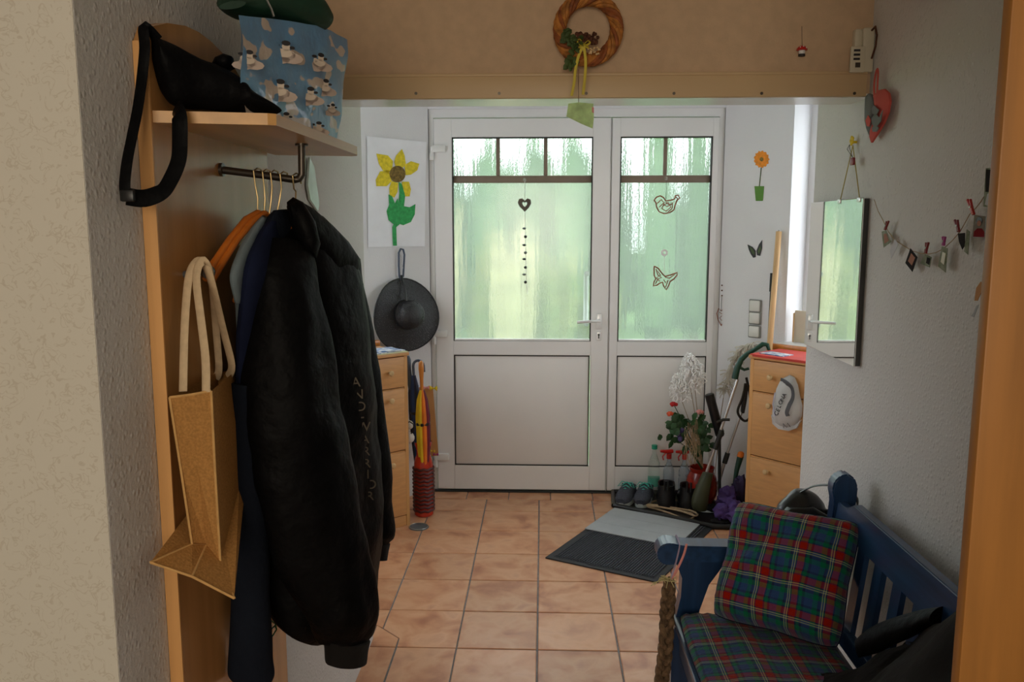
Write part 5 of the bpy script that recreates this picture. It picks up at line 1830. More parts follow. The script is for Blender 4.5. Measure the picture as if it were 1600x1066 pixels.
# olive rubber boot / bag
ob = thing('olive_boot', 'olive green rubber boot lying at the foot of the pot', 'boot', oZ(1090, 792, ZT))
g = loft(B(), [(oY(1098, 738, 4.42), oY(1114, 740, 4.42), .07), (oY(1090, 755, 4.41), oY(1111, 757, 4.41), .075), (oY(1083, 772, 4.40), oY(1108, 774, 4.40), .08), (oY(1080, 786, 4.39), oY(1106, 788, 4.39), .08), (oY(1082, 795, 4.39), oY(1104, 797, 4.39), .07)], n=20)
obj('shaft', g, 'olive', ob)
c0 = oZ(1094, 796, ZT)
g = ball(B(), c0 + V((0.0, 0.02, 0.03)), 0.05, (1, 1.2, 0.55), n=14)
obj('foot', g, 'olive', ob)
# purple cloth bundle
pu = thing('purple_jacket', 'crumpled purple cloth jacket heaped on the tray by the cabinet', 'cloth', oZ(1140, 812, ZT))
g = B()
for k, (a, b, r_, y_) in enumerate(((1138, 770, 0.040, 4.44), (1136, 784, 0.048, 4.42), (1146, 796, 0.058, 4.38), (1130, 800, 0.046, 4.36), (1150, 804, 0.045, 4.33))):
    c0 = oY(a, b, y_)
    c0.z = max(c0.z, r_ * 0.6 + ZT)
    ball(g, c0, r_, (1.15, 0.8, 0.9), n=36, nz=0.42, seed=k * 3.1)
obj('cloth_heap', g, 'purple', pu)
g = B()
ball(g, oY(1157, 765, 4.46), 0.055, (0.8, 0.6, 1.3), n=18, nz=0.6, seed=9)
obj('lining', g, 'purd', pu)
# dark sandals in front
for k, (a, b, lb) in enumerate(((1108, 800, 'dark beige soled slipper lying on the tray before the boot'), (1128, 816, 'black slipper with a red and white mark at the tray edge'))):
    c0 = oZ(a, b, ZT)
    sl_ = thing('slipper', lb, 'shoe', c0, 'slippers at the tray edge')
    g = ball(B(), c0 + V((0, 0.0, 0.008)), 0.062, (1, 0.55, 0.13), n=16)
    obj('sole', g, 'solew' if k == 0 else 'gasket', sl_)
    g = ball(B(), c0 + V((0.015, 0.0, 0.018)), 0.045, (1, 0.7, 0.62), n=14, nz=0.3, seed=k)
    obj('upper', g, 'blackc', sl_)
    if k:
        obj('tag', tube(B(), [c0 + V((0.03, -0.034, 0.03)), c0 + V((0.045, -0.034, 0.022)), c0 + V((0.055, -0.03, 0.014))], 0.004, 6), 'rosep', sl_)

# doormat with a grey cloth on it
mo, mu, mv = V((0.021, 3.858, 0)), V((0.394, 0.713, 0)).normalized(), V((0.506, -0.265, 0)).normalized()
mn = thing('doormat', 'charcoal ribbed doormat with black rubber edge lying askew on tiles', 'doormat', mo + mu * 0.4 + mv * 0.28)
obj('rubber_base', prism(B(), [(0, 0), (0.815, 0), (0.815, 0.572), (0, 0.572)], mo + V((0, 0, 0.0005)), mu, mv, (0, 0, 1), 0.006), 'rubber', mn, smooth=False)
obj('carpet', prism(B(), [(0.03, 0.03), (0.785, 0.03), (0.785, 0.542), (0.03, 0.542)], mo + V((0, 0, 0.0065)), mu, mv, (0, 0, 1), 0.002), 'matd', mn, smooth=False)
g = B()
for k in range(39):
    v0 = 0.038 + k * 0.0130
    prism(g, [(0.035, v0), (0.78, v0), (0.78, v0 + 0.007), (0.035, v0 + 0.007)], mo + V((0, 0, 0.0080)), mu, mv, (0, 0, 1), 0.0045)
obj('ribs', g, 'matd', mn, smooth=False, kind='stuff')
gc = thing('grey_cloth', 'light grey folded cloth covering the far half of the doormat', 'cloth', mo + mu * 0.61 + mv * 0.25)
M_ = Matrix((mu, mv, V((0, 0, -1)))).transposed().to_4x4()
for k in range(3):
    u0 = 0.425 + k * 0.127
    obj('cloth_panel', prism(B(), [(u0, 0.004), (u0 + 0.1255, 0.004), (u0 + 0.1255, 0.505), (u0, 0.505)], mo + V((0, 0, 0.0135)), mu, mv, (0, 0, 1), 0.004), 'greyl', gc, smooth=False)

# ================================================================== HEADER WALL DECORATIONS
YH = 2.562
wr = thing('straw_wreath', 'twisted orange brown straw wreath hanging on the header wall', 'wreath', V((0.13, 2.54, 2.07)))
wc = oY(919, 46, 2.535)
Rw = 0.083
for k in range(7):
    pts = []
    for i in range(61):
        t = 2 * PI * i / 60
        ph = t * 4 + k * 2 * PI / 7
        rr = Rw + 0.0135 * math.cos(ph)
        pts.append(wc + V((math.cos(t) * rr, -0.0125 * math.sin(ph), math.sin(t) * rr * 1.03)) + V((0, 0, 0.003 * noise.noise(V((t * 3, k, 0))))))
    obj('straw_strand', tube(B(), pts, 0.0070, 7, cap=False), 'willow' if k % 3 else 'willowd', wr)
random.seed(3)
for k in range(38):
    a, b = random.choice(((889, 52), (896, 60), (903, 68), (898, 82), (893, 96), (905, 88), (884, 55)))
    p = oY(a + random.uniform(-5, 5), b + random.uniform(-6, 6), 2.505)
    obj('leaf', leafshape(p, V((random.uniform(-1, .3), -.3, random.uniform(-1, .2))).normalized(), 0.024, 0.019, V((random.uniform(-.4, .4), -1, .3)).normalized()), 'leafy', wr)
g = B()
for k in range(60):
    ball(g, oY(905 + random.uniform(-4, 30), 60 + random.uniform(-8, 8), 2.505 + random.uniform(-.006, .006)), 0.0055, n=6, nz=0.5, seed=k)
obj('dried_flowers', g, 'brownf', wr, kind='stuff')
g = B()
for k in range(22):
    ball(g, oY(922 + random.uniform(-3, 16), 78 + random.uniform(-5, 7), 2.50), 0.0030, n=6)
obj('cream_beads', g, 'knobw', wr, kind='stuff')
bw = B()
c0 = oY(912, 70, 2.496)
for (dx, dz) in ((-0.018, 0.010), (0.018, 0.006), (-0.014, -0.006), (0.015, -0.008)):
    tube(bw, [c0, c0 + V((dx * .6, -0.004, dz + 0.004)), c0 + V((dx, 0, dz)), c0 + V((dx * .5, 0.002, dz * .3 - 0.002)), c0], 1, 6, flat=(0.0035, 0.0008))
for path in ([(912, 70), (904, 88), (899, 110), (897, 130), (893, 150)], [(912, 70), (915, 95), (914, 120), (911, 148)]):
    tube(bw, [oY(a, b, 2.497) for a, b in path], 1, 6, flat=(0.004, 0.0008), ref=(0, 1, 0))
obj('ribbon_bow', bw, 'yellow', wr)
gp_ = thing('green_paper_pendant', 'folded lime green paper hanging on a thread below the wreath', 'ornament', oY(907, 200, 2.50))
obj('thread', tube(B(), [oY(904, 108, 2.498), oY(904, 160, 2.498)], 0.0009, 5), 'brownf', gp_)
for k, pts in enumerate(([(888, 162), (904, 160), (918, 188), (926, 201), (905, 192), (885, 182)], [(904, 160), (927, 162), (928, 185), (926, 201), (914, 184)])):
    obj('paper_fold', prism3(B(), [oY(a, b, 2.498 - 0.005 * k) for a, b in pts], (0, 1, 0), 0.0012), 'lime', gp_, smooth=False)
obj('red_mark', prism3(B(), [oY(a, b, 2.491) for a, b in ((925, 167), (928, 168), (928, 177), (925, 175))], (0, 1, 0), 0.001), 'rosep', gp_, smooth=False)
mu_ = thing('mushroom_ornament', 'tiny red and white mushroom hanging by a thread on header wall', 'ornament', oY(1253, 90, 2.57))
m0 = oY(1253, 78, 2.565)
obj('cap', lathe(B(), [(0.001, 0.012), (0.009, 0.010), (0.015, 0.004), (0.016, -0.001), (0.010, -0.002)], m0, n=18), 'red', mu_)
obj('stalk', lathe(B(), [(0.009, -0.001), (0.010, -0.006), (0.008, -0.012)], m0, n=14), 'white', mu_)
obj('foot', cyl(B(), m0 + V((0, 0, -0.018)), m0 + V((0, 0, -0.012)), 0.010), 'dark', mu_)
obj('thread', tube(B(), [m0 + V((0, 0, 0.012)), oY(1253, 41, 2.565)], 0.0006, 5), 'dark', mu_)
for (dx, dz) in ((-0.008, 0.006), (0.001, 0.008), (0.009, 0.004)):
    obj('spot', ball(B(), m0 + V((dx, -0.011, dz)), 0.002, n=6), 'white', mu_)

# ================================================================== RIGHT WALL
XW = XR
# wall telephone
ph = thing('intercom_phone', 'ivory wall intercom handset at the end of the timber board', 'intercom', oX(1352, 118, XW - 0.02))
a0, a1 = oX(1372, 50, XW), oX(1372, 116, XW)
z0, z1 = 2.045, 2.172
obj('base_unit', bevbox(B(), (XW - 0.035, 2.555, z0), (XW - 0.001, 2.635, z1), 0.006), 'cream', ph)
obj('handset', bevbox(B(), (XW - 0.058, 2.560, z0 + 0.03), (XW - 0.034, 2.590, z1 - 0.002), 0.008), 'cream', ph)
pn = obj('panel', bevbox(B(), (XW - 0.072, 2.545, z0 - 0.002), (XW - 0.030, 2.556, z0 + 0.072), 0.003), 'cream', ph)
for k in range(3):
    zz = z0 + 0.060 - k * 0.012
    obj('button', box(B(), (XW - 0.064, 2.543, zz - 0.003), (XW - 0.046, 2.5455, zz + 0.003)), 'dark', pn, smooth=False)
obj('speaker_grille', box(B(), (XW - 0.058, 2.543, z0 + 0.012), (XW - 0.044, 2.5455, z0 + 0.026)), 'bronze', pn, smooth=False)
obj('cord', tube(B(), [V((XW - 0.012, 2.56, z1 - 0.01)), V((XW - 0.012, 2.530, z1 - 0.004)), V((XW - 0.010, 2.520, z1 - 0.03)), V((XW - 0.010, 2.525, z1 - 0.06)), V((XW - 0.012, 2.545, z1 - 0.09))], 0.003, 8), 'brownf', ph)
# woven felt heart
hh = thing('woven_heart', 'coral and grey woven felt heart with loop on right wall', 'ornament', oX(1362, 222, XW - 0.02))
xh = XW - 0.022
obj('loop', tube(B(), [oX(a, b, xh) for a, b in ((1366, 152), (1366, 130), (1369, 112), (1372, 112), (1371, 132), (1370, 152))], 1, 8, flat=(0.0065, 0.0015), ref=(1, 0, 0)), 'coral', hh)
o1 = [(1366, 148), (1372, 141), (1381, 139), (1388, 146), (1390, 158), (1387, 176), (1380, 193), (1371, 208), (1361, 223), (1358, 214), (1362, 200), (1368, 186), (1368, 165)]
obj('heart_half', puff(B(), [oX(a, b, xh) for a, b in o1], (-1, 0, 0), 0.008, rings=3, back=0.006), 'coral', hh)
o2 = [(1353, 150), (1357, 146), (1361, 148), (1364, 160), (1364, 180), (1361, 200), (1359, 214), (1355, 204), (1352, 190), (1352, 170)]
obj('heart_half', puff(B(), [oX(a, b, xh - 0.003) for a, b in o2], (-1, 0, 0), 0.008, rings=3, back=0.006), 'greyf', hh)
for pts, m_ in (([(1362, 186), (1368, 176), (1374, 184), (1380, 172), (1377, 190), (1370, 198), (1364, 196)], 'greyf'), ([(1362, 170), (1366, 164), (1374, 172), (1370, 180), (1364, 178)], 'greyf'), ([(1353, 188), (1357, 180), (1361, 188), (1359, 198), (1355, 197)], 'coral'),
               ([(1363, 200), (1368, 194), (1374, 200), (1370, 206), (1364, 206)], 'greyf')):
    obj('woven_patch', prism3(B(), [oX(a, b, xh - 0.0125) for a, b in pts], (-1, 0, 0), 0.0015), m_, hh, smooth=False)
# yellow box at the top edge
yb = thing('door_chime', 'yellowish square door chime box at the top of right wall', 'chime', V((XW - 0.03, 2.20, 2.18)))
p0, p1 = oX(1426, 10, XW - 0.03), oX(1374, 25, XW)
obj('housing', bevbox(B(), (XW - 0.036, 2.10, p1.z - 0.012), (XW - 0.001, 2.30, p1.z + 0.16), 0.006), 'magy', yb)
obj('base_edge', bevbox(B(), (XW - 0.032, 2.11, p1.z - 0.016), (XW - 0.002, 2.29, p1.z - 0.011), 0.002), 'brownf', yb)
# mirror
mr_ = thing('wall_mirror', 'frameless rectangular mirror hanging by mustard strings on the right wall', 'mirror', V((XW - 0.02, 2.76, 1.18)))
mz0, mz1, my0, my1 = 1.178, 1.680, 2.525, 3.005
Mm = Matrix.Translation((XW - 0.012, 0, 0)) @ Matrix.Rotation(0, 4, 'Z')
obj('mirror_back', box(B(), (XW - 0.016, my0, mz0), (XW - 0.002, my1, mz1)), 'mirr_b', mr_, smooth=False)
obj('mirror_glass', bevbox(B(), (XW - 0.021, my0 - 0.001, mz0 - 0.001), (XW - 0.016, my1 + 0.001, mz1 + 0.001), 0.001, seg=1), 'mirror', mr_, smooth=False)
hook_p = oX(1333, 222, XW - 0.012)
for a, b in ((1313, 315), (1344, 311)):
    q = oX(a, b, XW - 0.018)
    obj('hanging_string', tube(B(), [V((XW - 0.019, q.y, mz1 - 0.004)), hook_p + V((0, 0, -0.01))], 0.0015, 6), 'goldstr', mr_)
    obj('mirror_clip', bevbox(B(), (XW - 0.024, q.y - 0.012, mz1 - 0.010), (XW - 0.010, q.y + 0.012, mz1 + 0.004), 0.002), 'silver', mr_)
yf = thing('yellow_hook', 'yellow flower shaped hook above the mirror', 'hook', hook_p)
g = B()
for k in range(5):
    t = k * 2 * PI / 5
    ball(g, hook_p + V((-0.004, math.cos(t) * 0.009, math.sin(t) * 0.009 + 0.004)), 0.007, (0.5, 1, 1), n=8)
obj('petals', g, 'umby', yf)
obj('peg', cyl(B(), hook_p, hook_p + V((0.011, 0, 0)), 0.004), 'umby', yf)
rc = thing('red_charm', 'small dark red charm on a black thread below the yellow hook', 'charm', oX(1332, 262, XW - 0.02))
cpt = oX(1332, 252, XW - 0.026)
obj('charm_body', bevbox(B(), (cpt.x - 0.004, cpt.y - 0.014, cpt.z - 0.012), (cpt.x + 0.004, cpt.y + 0.014, cpt.z + 0.011), 0.003), 'dred', rc)
obj('thread', tube(B(), [hook_p + V((-0.01, 0, -0.008)), hook_p + V((-0.013, 0.012, -0.02)), cpt + V((0, 0, 0.011)), hook_p + V((-0.013, -0.010, -0.02)), hook_p + V((-0.01, 0, -0.008))], 0.0009, 5), 'dark', rc)

# garland of photographs
gs = [(1366, 312), (1372, 330), (1380, 345), (1388, 362), (1398, 375), (1412, 384), (1425, 392), (1438, 396), (1450, 397), (1462, 395), (1475, 388), (1488, 376), (1500, 362), (1508, 348), (1515, 335), (1524, 326), (1532, 316), (1542, 300), (1550, 280)]
xg = XW - 0.014
obj('garland_string', tube(B(), [oX(a, b, xg) for a, b in gs], 0.0011, 6), 'tan', label='thin cord of the photo garland sagging across the right wall', cat='string')


def peg(top, bot, m, lb):
    r = thing('clothes_peg', lb, 'clothes peg', oX(*bot, xg - 0.006), 'small pegs on the photo garland')
    a, b = oX(*top, xg - 0.006), oX(*bot, xg - 0.006)
    d_ = (b - a)
    sd = V((0, 1, 0)) * 0.0038
    for s in (-1, 1):
        obj('jaw', tube(B(), [a + sd * s * 1.6, lerp(a, b, 0.55) + sd * s * 0.6, b + sd * s * 0.7], 1, 6, flat=(0.0032, 0.0030), ref=(1, 0, 0)), m, r)
    obj('spring', cyl(B(), lerp(a, b, 0.5) - V((0.004, 0, 0)), lerp(a, b, 0.5) + V((0.004, 0, 0)), 0.0025), 'steel', r)


peg((1387, 346), (1383, 359), 'dred', 'dark red mini peg nearest the mirror on the garland')
peg((1449, 379), (1446, 396), 'dred', 'dark red mini peg at the lowest sag of the garland')
peg((1475, 370), (1474, 384), 'pink', 'magenta mini peg on the photo garland')
peg((1494, 344), (1498, 362), 'dred', 'dark red mini peg tilted above the small pair of photos')
peg((1514, 312), (1521, 335), 'red', 'bright red mini peg near the wooden door frame')


def snap(pts, m, lb, extra=None, dx=0.0):
    r = thing('photo', lb, 'photo', oX(*pts[2], xg - 0.006), 'small photos on the garland')
    o = obj('print', prism3(B(), [oX(a, b, xg - 0.004 + dx) for a, b in pts], (-1, 0, 0), 0.0010), m, r, smooth=False)
    for (pp_, mm) in (extra or []):
        obj('image_area', prism3(B(), [oX(a, b, xg - 0.0052 + dx) for a, b in pp_], (-1, 0, 0), 0.0006), mm, r, smooth=False)


snap([(1378, 362), (1385, 360), (1393, 378), (1381, 387)], 'phg', 'pale greenish photo under the peg nearest the mirror', [([(1381, 366), (1385, 365), (1389, 376), (1382, 381)], 'phs')])
snap([(1399, 373), (1404, 382), (1393, 404), (1391, 392)], 'phw', 'blank white photo back turned outward on the garland')
snap([(1423, 388), (1434, 402), (1426, 425), (1415, 411)], 'phd', 'dark framed portrait photo hanging as a diamond', [([(1424, 396), (1430, 403), (1425, 415), (1419, 408)], 'phs')])
snap([(1446, 397), (1456, 402), (1453, 418), (1438, 412)], 'phg', 'grey photo curled up under the lowest peg', [([(1449, 402), (1454, 404), (1452, 414), (1447, 411)], 'phd')])
snap([(1472, 385), (1481, 388), (1478, 426), (1466, 416)], 'phg', 'tall pale green photo under the magenta peg', [([(1473, 394), (1478, 396), (1475, 414), (1470, 409)], 'cream')])
snap([(1497, 365), (1508, 364), (1508, 384), (1504, 390), (1499, 378)], 'phd', 'dark photo on the left of the tilted pair')
snap([(1511, 358), (1516, 362), (1513, 398), (1507, 393)], 'phg', 'pale edge on photo at the right of the pair', dx=-0.002)
pp_ = [(1523, 336), (1540, 338), (1538, 371), (1520, 370)]
hd_ = [(1530 + 5 * math.cos(t), 345 + 6 * math.sin(t)) for t in [i * PI / 6 for i in range(12)]]
fc_ = [(1530 + 3.2 * math.cos(t), 349 + 4.5 * math.sin(t)) for t in [i * PI / 6 for i in range(12)]]
r = thing('photo', 'photo of a dark haired person wearing a red top', 'photo', oX(1530, 370, xg - 0.006), 'small photos on the garland')
obj('print', prism3(B(), [oX(a, b, xg - 0.004) for a, b in pp_], (-1, 0, 0), 0.001), 'phh', r, smooth=False)
for i, (q, mm) in enumerate((([(1521, 370), (1522, 362), (1527, 357), (1534, 357), (1538, 362), (1538, 371)], 'phr'), (hd_, 'dark'), (fc_, 'phs'))):
    obj('image_area', prism3(B(), [oX(a, b, xg - 0.0052 - 0.0006 * i) for a, b in q], (-1, 0, 0), 0.0005), mm, r, smooth=False)
snap([(1541, 263), (1552, 262), (1552, 325), (1537, 323)], 'phg', 'tall dark green and white photo half behind the door frame', [([(1541, 265), (1549, 265), (1547, 300), (1540, 300)], 'phd'), ([(1543, 303), (1550, 300), (1546, 322), (1539, 320)], 'phw')])
ptag = [(1533, 440), (1540, 443), (1528, 470), (1523, 470), (1526, 450)]
obj('paper_tag', prism3(B(), [oX(a, b, xg) for a, b in ptag], (-1, 0, 0), 0.001), 'card', label='tan paper tag hanging beside the wooden door frame', cat='tag', smooth=False)
obj('paper_tag', prism3(B(), [oX(a, b, xg) for a, b in ((1526, 478), (1530, 476), (1522, 496), (1518, 494), (1522, 488))], (-1, 0, 0), 0.001), 'greyl', label='small grey paper scrap below the tan tag', cat='tag', smooth=False)

# ================================================================== BENCH
bn = thing('bench', 'blue stained wooden settle bench with slatted back along right wall', 'bench', (0.65, 1.8, 0))
YE = 2.40                                       # far end of the bench
YN = 1.16                                       # near end, hidden by the door frame


def bench_end(Y0, Y1):
    # front post with curved outline
    fp = [(0.395, 0), (0.452, 0), (0.455, 0.20), (0.463, 0.36), (0.475, 0.46), (0.500, 0.54), (0.530, 0.585), (0.545, 0.61), (0.44, 0.625), (0.405, 0.60), (0.420, 0.56), (0.418, 0.50), (0.402, 0.42), (0.395, 0.30)]
    obj('front_leg', prism(B(), fp, (0, Y0, 0), (1, 0, 0), (0, 0, 1), (0, 1, 0), Y1 - Y0), 'bluev', bn, smooth=False)
    n_ = 10
    ar = [(0.862, 0.615), (0.862, 0.660)] + [(0.42, 0.664), (0.385, 0.672)]
    ar += [(0.375 + 0.032 * math.cos(t), 0.638 + 0.034 * math.sin(t)) for t in [PI * 0.5 + i * PI / n_ for i in range(1, n_ + 1)]]
    ar += [(0.41, 0.606), (0.46, 0.614)]
    bm = B()
    t_ = B()
    prism(t_, ar, (0, Y0 - 0.012, 0), (1, 0, 0), (0, 0, 1), (0, 1, 0), Y1 - Y0 + 0.024)
    bmesh.ops.recalc_face_normals(t_, faces=t_.faces)
    bmesh.ops.bevel(t_, geom=[e for e in t_.edges], offset=0.004, segments=2, affect='EDGES')
    merge(bm, t_)
    obj('armrest', bm, 'blue', bn)
    bp_ = [(0.80, 0), (0.86, 0), (0.862, 0.36), (0.905, 0.70), (0.920, 0.80), (0.922, 0.845), (0.912, 0.872), (0.892, 0.885), (0.870, 0.880), (0.853, 0.862), (0.848, 0.835), (0.856, 0.80), (0.852, 0.74), (0.80, 0.36)]
    t_ = B()
    prism(t_, bp_, (0, Y0, 0), (1, 0, 0), (0, 0, 1), (0, 1, 0), Y1 - Y0)
    bmesh.ops.recalc_face_normals(t_, faces=t_.faces)
    bmesh.ops.bevel(t_, geom=[e for e in t_.edges], offset=0.005, segments=2, affect='EDGES')
    bm = B()
    merge(bm, t_)
    obj('back_post', bm, 'bluev', bn)
    obj('side_rail', box(B(), (0.45, Y0 + 0.008, 0.33), (0.82, Y1 - 0.008, 0.41)), 'bluev', bn, smooth=False)


bench_end(YE - 0.025, YE + 0.025)
bench_end(YN - 0.025, YN + 0.025)
obj('seat_board', bevbox(B(), (0.397, YN + 0.02, 0.415), (0.83, YE + 0.005, 0.437), 0.006), 'blue', bn)
obj('front_apron', bevbox(B(), (0.415, YN + 0.03, 0.325), (0.438, YE - 0.03, 0.415), 0.003), 'blue', bn)
obj('lower_back_rail', bevbox(B(), (0.822, YN + 0.02, 0.455), (0.846, YE - 0.02, 0.51), 0.004), 'blue', bn)


def bx_lean(z): return 0.836 + (z - 0.45) * 0.118   # the back leans towards the wall


top = [(YE - 0.02, 0.735), (YE - 0.02, 0.802), (YE - 0.06, 0.802), (YE - 0.09, 0.806), (YE - 0.115, 0.818), (YE - 0.135, 0.830), (YN + 0.135, 0.838), (YN + 0.115, 0.818), (YN + 0.02, 0.802), (YN + 0.02, 0.735)]
bm = B()
A_ = [V((bx_lean(z) - 0.012, y, z)) for y, z in top]
B_ = [V((bx_lean(z) + 0.014, y, z)) for y, z in top]
k = len(top)
faces_from(bm, A_ + B_, [tuple(range(k)), tuple(range(k, 2 * k))[::-1]] + [(i, (i + 1) % k, k + (i + 1) % k, k + i) for i in range(k)])
bmesh.ops.recalc_face_normals(bm, faces=bm.faces)
bmesh.ops.bevel(bm, geom=[e for e in bm.edges if abs(e.verts[0].co.x - e.verts[1].co.x) < 0.02], offset=0.003, segments=2, affect='EDGES')
obj('top_rail', bm, 'blue', bn)
ns = 10
for i in range(ns):
    yc = YE - 0.11 - i * (YE - YN - 0.22) / (ns - 1)
    sl_b = B()
    vs = []
    for z in (0.50, 0.745):
        for dx in (-0.006, 0.008):
            for dy in (-0.024, 0.024):
                vs.append(V((bx_lean(z) + dx, yc + dy, z)))
    faces_from(sl_b, vs, [(0, 1, 3, 2), (4, 6, 7, 5), (0, 4, 5, 1), (2, 3, 7, 6), (0, 2, 6, 4), (1, 5, 7, 3)])
    obj('back_slat', sl_b, 'bluev', bn, smooth=False)


def cushion(name, label, c, ux, uy, w_, h_, th, uvs, uvr=0.0, n_=24, sag=0.0, seed=0.0):
    """pillow with puckered edges; ux, uy unit directions of the face"""
    ux, uy = V(ux).normalized(), V(uy)
    uy = (uy - ux * uy.dot(ux)).normalized()
    nz_ = ux.cross(uy)
    r = thing(name, label, 'cushion', c, 'tartan cushions on the bench')
    bm = B()
    uvl = bm.loops.layers.uv.new('UVMap')
    uvd = {}
    for side in (1, -1):
        g_ = []
        for i in range(n_ + 1):
            row_ = []
            for j in range(n_ + 1):
                u, v_ = i / n_ * 2 - 1, j / n_ * 2 - 1
                e = (1 - u ** 4) * (1 - v_ ** 4)
                pin = 1 - 0.06 * (1 - abs(u)) * abs(v_) ** 3
                pin2 = 1 - 0.06 * (1 - abs(v_)) * abs(u) ** 3
                rr = 1 - 0.07 * (abs(u) * abs(v_)) ** 5
                hgt = th / 2 * (max(e, 0) ** 0.42) + 0.004
                wr_ = 0.30 * th * noise.noise(V((u * 1.9 + seed, v_ * 1.9, side))) * e + 0.06 * th * noise.noise(V((u * 5 + seed, v_ * 5, side))) * e + 0.0028 * math.sin(u * 34 + 2 * noise.noise(V((u * 3, v_ * 3, seed)))) * abs(v_) ** 4 + 0.0028 * math.sin(v_ * 34) * abs(u) ** 4
                p = c + ux * (u * w_ / 2 * pin2 * rr) + uy * (v_ * h_ / 2 * pin * rr) + nz_ * side * (hgt + wr_)
                p.z -= sag * (1 - u * u) * (v_ > 0) * v_
                vv = bm.verts.new(p)
                a_ = (math.cos(uvr) * u * w_ - math.sin(uvr) * v_ * h_) / 2
                b_ = (math.sin(uvr) * u * w_ + math.cos(uvr) * v_ * h_) / 2
                uvd[vv] = (a_ * uvs + 5, b_ * uvs + 5)
                row_.append(vv)
            g_.append(row_)
        for i in range(n_):
            for j in range(n_):
                q = (g_[i][j], g_[i + 1][j], g_[i + 1][j + 1], g_[i][j + 1])
                bm.faces.new(q if side > 0 else q[::-1])
        if side == 1:
            g1 = g_
        else:
            g2 = g_
    ring = lambda g_: [g_[i][0] for i in range(n_)] + [g_[n_][j] for j in range(n_)] + [g_[i][n_] for i in range(n_, 0, -1)] + [g_[0][j] for j in range(n_, 0, -1)]
    ra, rb = ring(g1), ring(g2)
    for i in range(len(ra)):
        j = (i + 1) % len(ra)
        bm.faces.new((ra[i], rb[i], rb[j], ra[j]))
    for f in bm.faces:
        for l in f.loops:
            l[uvl].uv = uvd[l.vert]
    seam_pts = [(a.co + b.co) / 2 for a, b in zip(ra, rb)]
    o = obj('cushion_cover', bm, 'plaid', r, angle=70)
    obj('seam_piping', tube(B(), seam_pts + seam_pts[:1], 0.0022, 5, cap=False), 'navy', r)
    return r


cushion('seat_cushion', 'flat tartan seat pad lying on the blue bench seat', V((0.600, 1.800, 0.462)), (1, 0, 0), (0, 1, 0), 0.410, 1.12, 0.045, 4.1, 0.0, 30, seed=4)
bl, br, tl, tr_ = oY(1108, 943, 2.30), oZ(1312, 1022, 0.50), oY(1165, 800, 2.38), oY(1336, 812, 2.24)
pc_ = (bl + br + tl + tr_) / 4
ux_ = ((br - bl) + (tr_ - tl)).normalized()
uy_ = ((tl - bl) + (tr_ - br)).normalized()
cushion('scatter_cushion', 'plump tartan scatter cushion propped against arm and back', pc_, ux_, uy_, 0.36, 0.35, 0.15, 4.3, 0.0, 26, seed=8)

# black leather backpack behind the arm
bg_ = thing('leather_backpack', 'shiny black leather backpack hanging behind the far end of bench', 'bag', V((0.80, 2.56, 0.40)))
g = loft(B(), [(V((0.700, 2.55, 0.40)), V((0.885, 2.53, 0.40)), .14), (V((0.695, 2.55, 0.52)), V((0.895, 2.53, 0.52)), .17), (V((0.705, 2.55, 0.64)), V((0.893, 2.53, 0.64)), .16), (V((0.735, 2.55, 0.72)), V((0.885, 2.53, 0.72)), .13), (V((0.765, 2.55, 0.765)), V((0.865, 2.53, 0.765)), .09), (V((0.785, 2.55, 0.782)), V((0.84, 2.53, 0.782)), .05)], n=28, fold=0.012, fs_=12, vert=1, seed=2)
bk_ = obj('bag_body', g, 'leather', bg_)
g = puff(B(), [V((x, 2.478, z)) for x, z in ((0.72, 0.64), (0.72, 0.70), (0.76, 0.745), (0.83, 0.75), (0.88, 0.72), (0.885, 0.64), (0.80, 0.60))], (0, -1, 0.2), 0.02, back=0.05)
obj('flap', g, 'leather', bg_)
g = tube(B(), [V((0.80, 2.54, 0.77)), V((0.84, 2.50, 0.81)), V((0.885, 2.43, 0.83)), V((0.93, 2.40, 0.80)), V((0.93, 2.45, 0.74)), V((0.87, 2.53, 0.72))], 1, 8, flat=(0.010, 0.003))
obj('strap', g, 'leather', bg_)

# dried braid hanging from the arm
br_ = thing('dried_braid', 'braided bundle of dried bark tied with lilac ribbon to armrest', 'ornament', V((0.37, 2.37, 0.2)))
ctr = [oY(a, b, 2.36) for a, b in ((1046, 905), (1044, 935), (1042, 965), (1041, 1000), (1038, 1030), (1034, 1060), (1034, 1085), (1036, 1110))]
for k in range(3):
    pts = []
    m_ = 60
    for i in range(m_ + 1):
        t = i / m_ * (len(ctr) - 1)
        a_i = min(int(t), len(ctr) - 2)
        p = lerp(ctr[a_i], ctr[a_i + 1], t - a_i)
        phs_ = i / m_ * 26 + k * 2 * PI / 3
        am = 0.014 * (0.6 + 0.4 * min(1, i / 8))
        pts.append(p + V((am * math.sin(phs_), am * 0.7 * math.sin(2 * phs_), 0)))
    obj('braid_strand', tube(B(), pts, [0.0095 + 0.002 * noise.noise(V((i * 0.5, k, 0))) for i in range(m_ + 1)], 8), 'braid', br_)
g = B()
random.seed(5)
for k in range(14):
    q = ctr[0] + V((0, -0.005, 0.0))
    tube(g, [q, q + V((random.uniform(-.03, .02), random.uniform(-.02, 0), random.uniform(0.004, .018))), q + V((random.uniform(-.06, .02), random.uniform(-.03, 0), random.uniform(-.02, .012)))], 0.0011, 5)
obj('raffia_tie', g, 'raffia', br_, kind='stuff')
obj('ribbon', tube(B(), [ctr[0] + V((0, -.008, 0.0)), V((0.392, 2.352, 0.60)), V((0.405, 2.356, 0.655)), V((0.408, 2.37, 0.6715)), V((0.408, 2.42, 0.6715)), V((0.408, 2.44, 0.655)), V((0.400, 2.445, 0.60))], 1, 6, flat=(0.006, 0.0012), ref=(1, 0.2, 0)), 'lilac', br_)
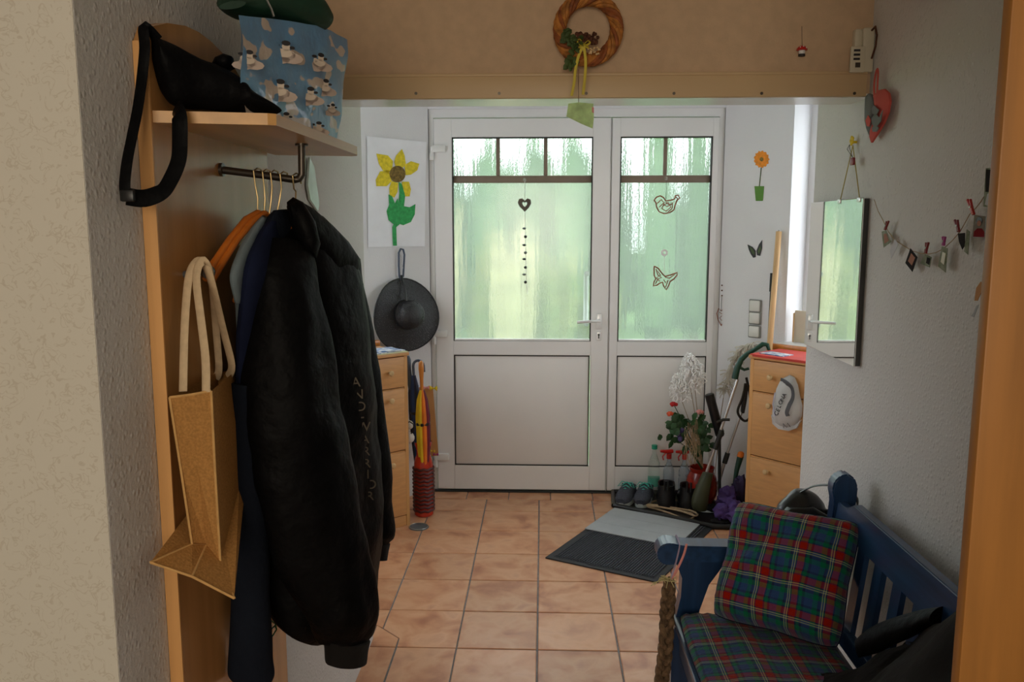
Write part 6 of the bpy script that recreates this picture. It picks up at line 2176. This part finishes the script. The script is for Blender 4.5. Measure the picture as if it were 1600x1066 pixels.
rb_ = oY(1075, 845, 2.35)
obj('bow_tail', tube(B(), [ctr[0] + V((0.002, -.010, 0.0)), oY(1058, 890, 2.345), oY(1068, 868, 2.345), oY(1073, 850, 2.35)], 1, 6, flat=(0.0035, 0.001), ref=(0, 1, 0)), 'rosep', br_)

# dark coat thrown over the near end of the bench
cl = thing('dark_coat', 'charcoal black coat thrown over the near end of the bench', 'coat', V((0.70, 1.5, 0.46)))
g = B()
vsn, nn_ = [], 26
for i in range(nn_ + 1):
    for j in range(nn_ + 1):
        u, v_ = i / nn_, j / nn_
        y = lerp(1.98, 1.20, v_)
        x = lerp(lerp(0.70, 0.43, min(1, v_ * 1.3)), 0.90, u)
        crest = 0.49 + 0.40 * min(1, u / 0.80) ** 1.25 * min(1, (v_ + 0.02) / 0.58) ** 0.85
        z = crest + 0.03 * noise.noise(V((x * 9, y * 7, 1))) + 0.02 * noise.noise(V((x * 20, y * 14, 5)))
        if u < 0.05 or v_ < 0.03:
            z = min(z, 0.49)
        if u > 0.86:
            x -= 0.02
        vsn.append(V((x, y, z)))
N1 = nn_ + 1
fsn = [(i * N1 + j, (i + 1) * N1 + j, (i + 1) * N1 + j + 1, i * N1 + j + 1) for i in range(nn_) for j in range(nn_)]
bot = [V((p.x, p.y, 0.487)) for p in vsn]
nv = len(vsn)
fsn += [(nv + f[0], nv + f[3], nv + f[2], nv + f[1]) for f in fsn]
edge = [i * N1 for i in range(N1)] + [nn_ * N1 + j for j in range(1, N1)] + [i * N1 + nn_ for i in range(nn_ - 1, -1, -1)] + [j for j in range(nn_ - 1, 0, -1)]
for i in range(len(edge)):
    a, b = edge[i], edge[(i + 1) % len(edge)]
    fsn.append((a, b, nv + b, nv + a))
faces_from(g, vsn + bot, fsn)
obj('coat_body', g, 'blackc', cl, angle=80)
g = loft(B(), [(oY(1335, 1002, 1.86), oY(1345, 1030, 1.86), .05), (oY(1360, 985, 1.84), oY(1372, 1018, 1.84), .07), (oY(1400, 968, 1.80), oY(1408, 1000, 1.80), .08), (oY(1440, 955, 1.76), oY(1445, 985, 1.76), .08), (oY(1466, 950, 1.72), oY(1470, 975, 1.72), .06)], n=20, fold=0.006, vert=1)
obj('sleeve', g, 'black', cl)
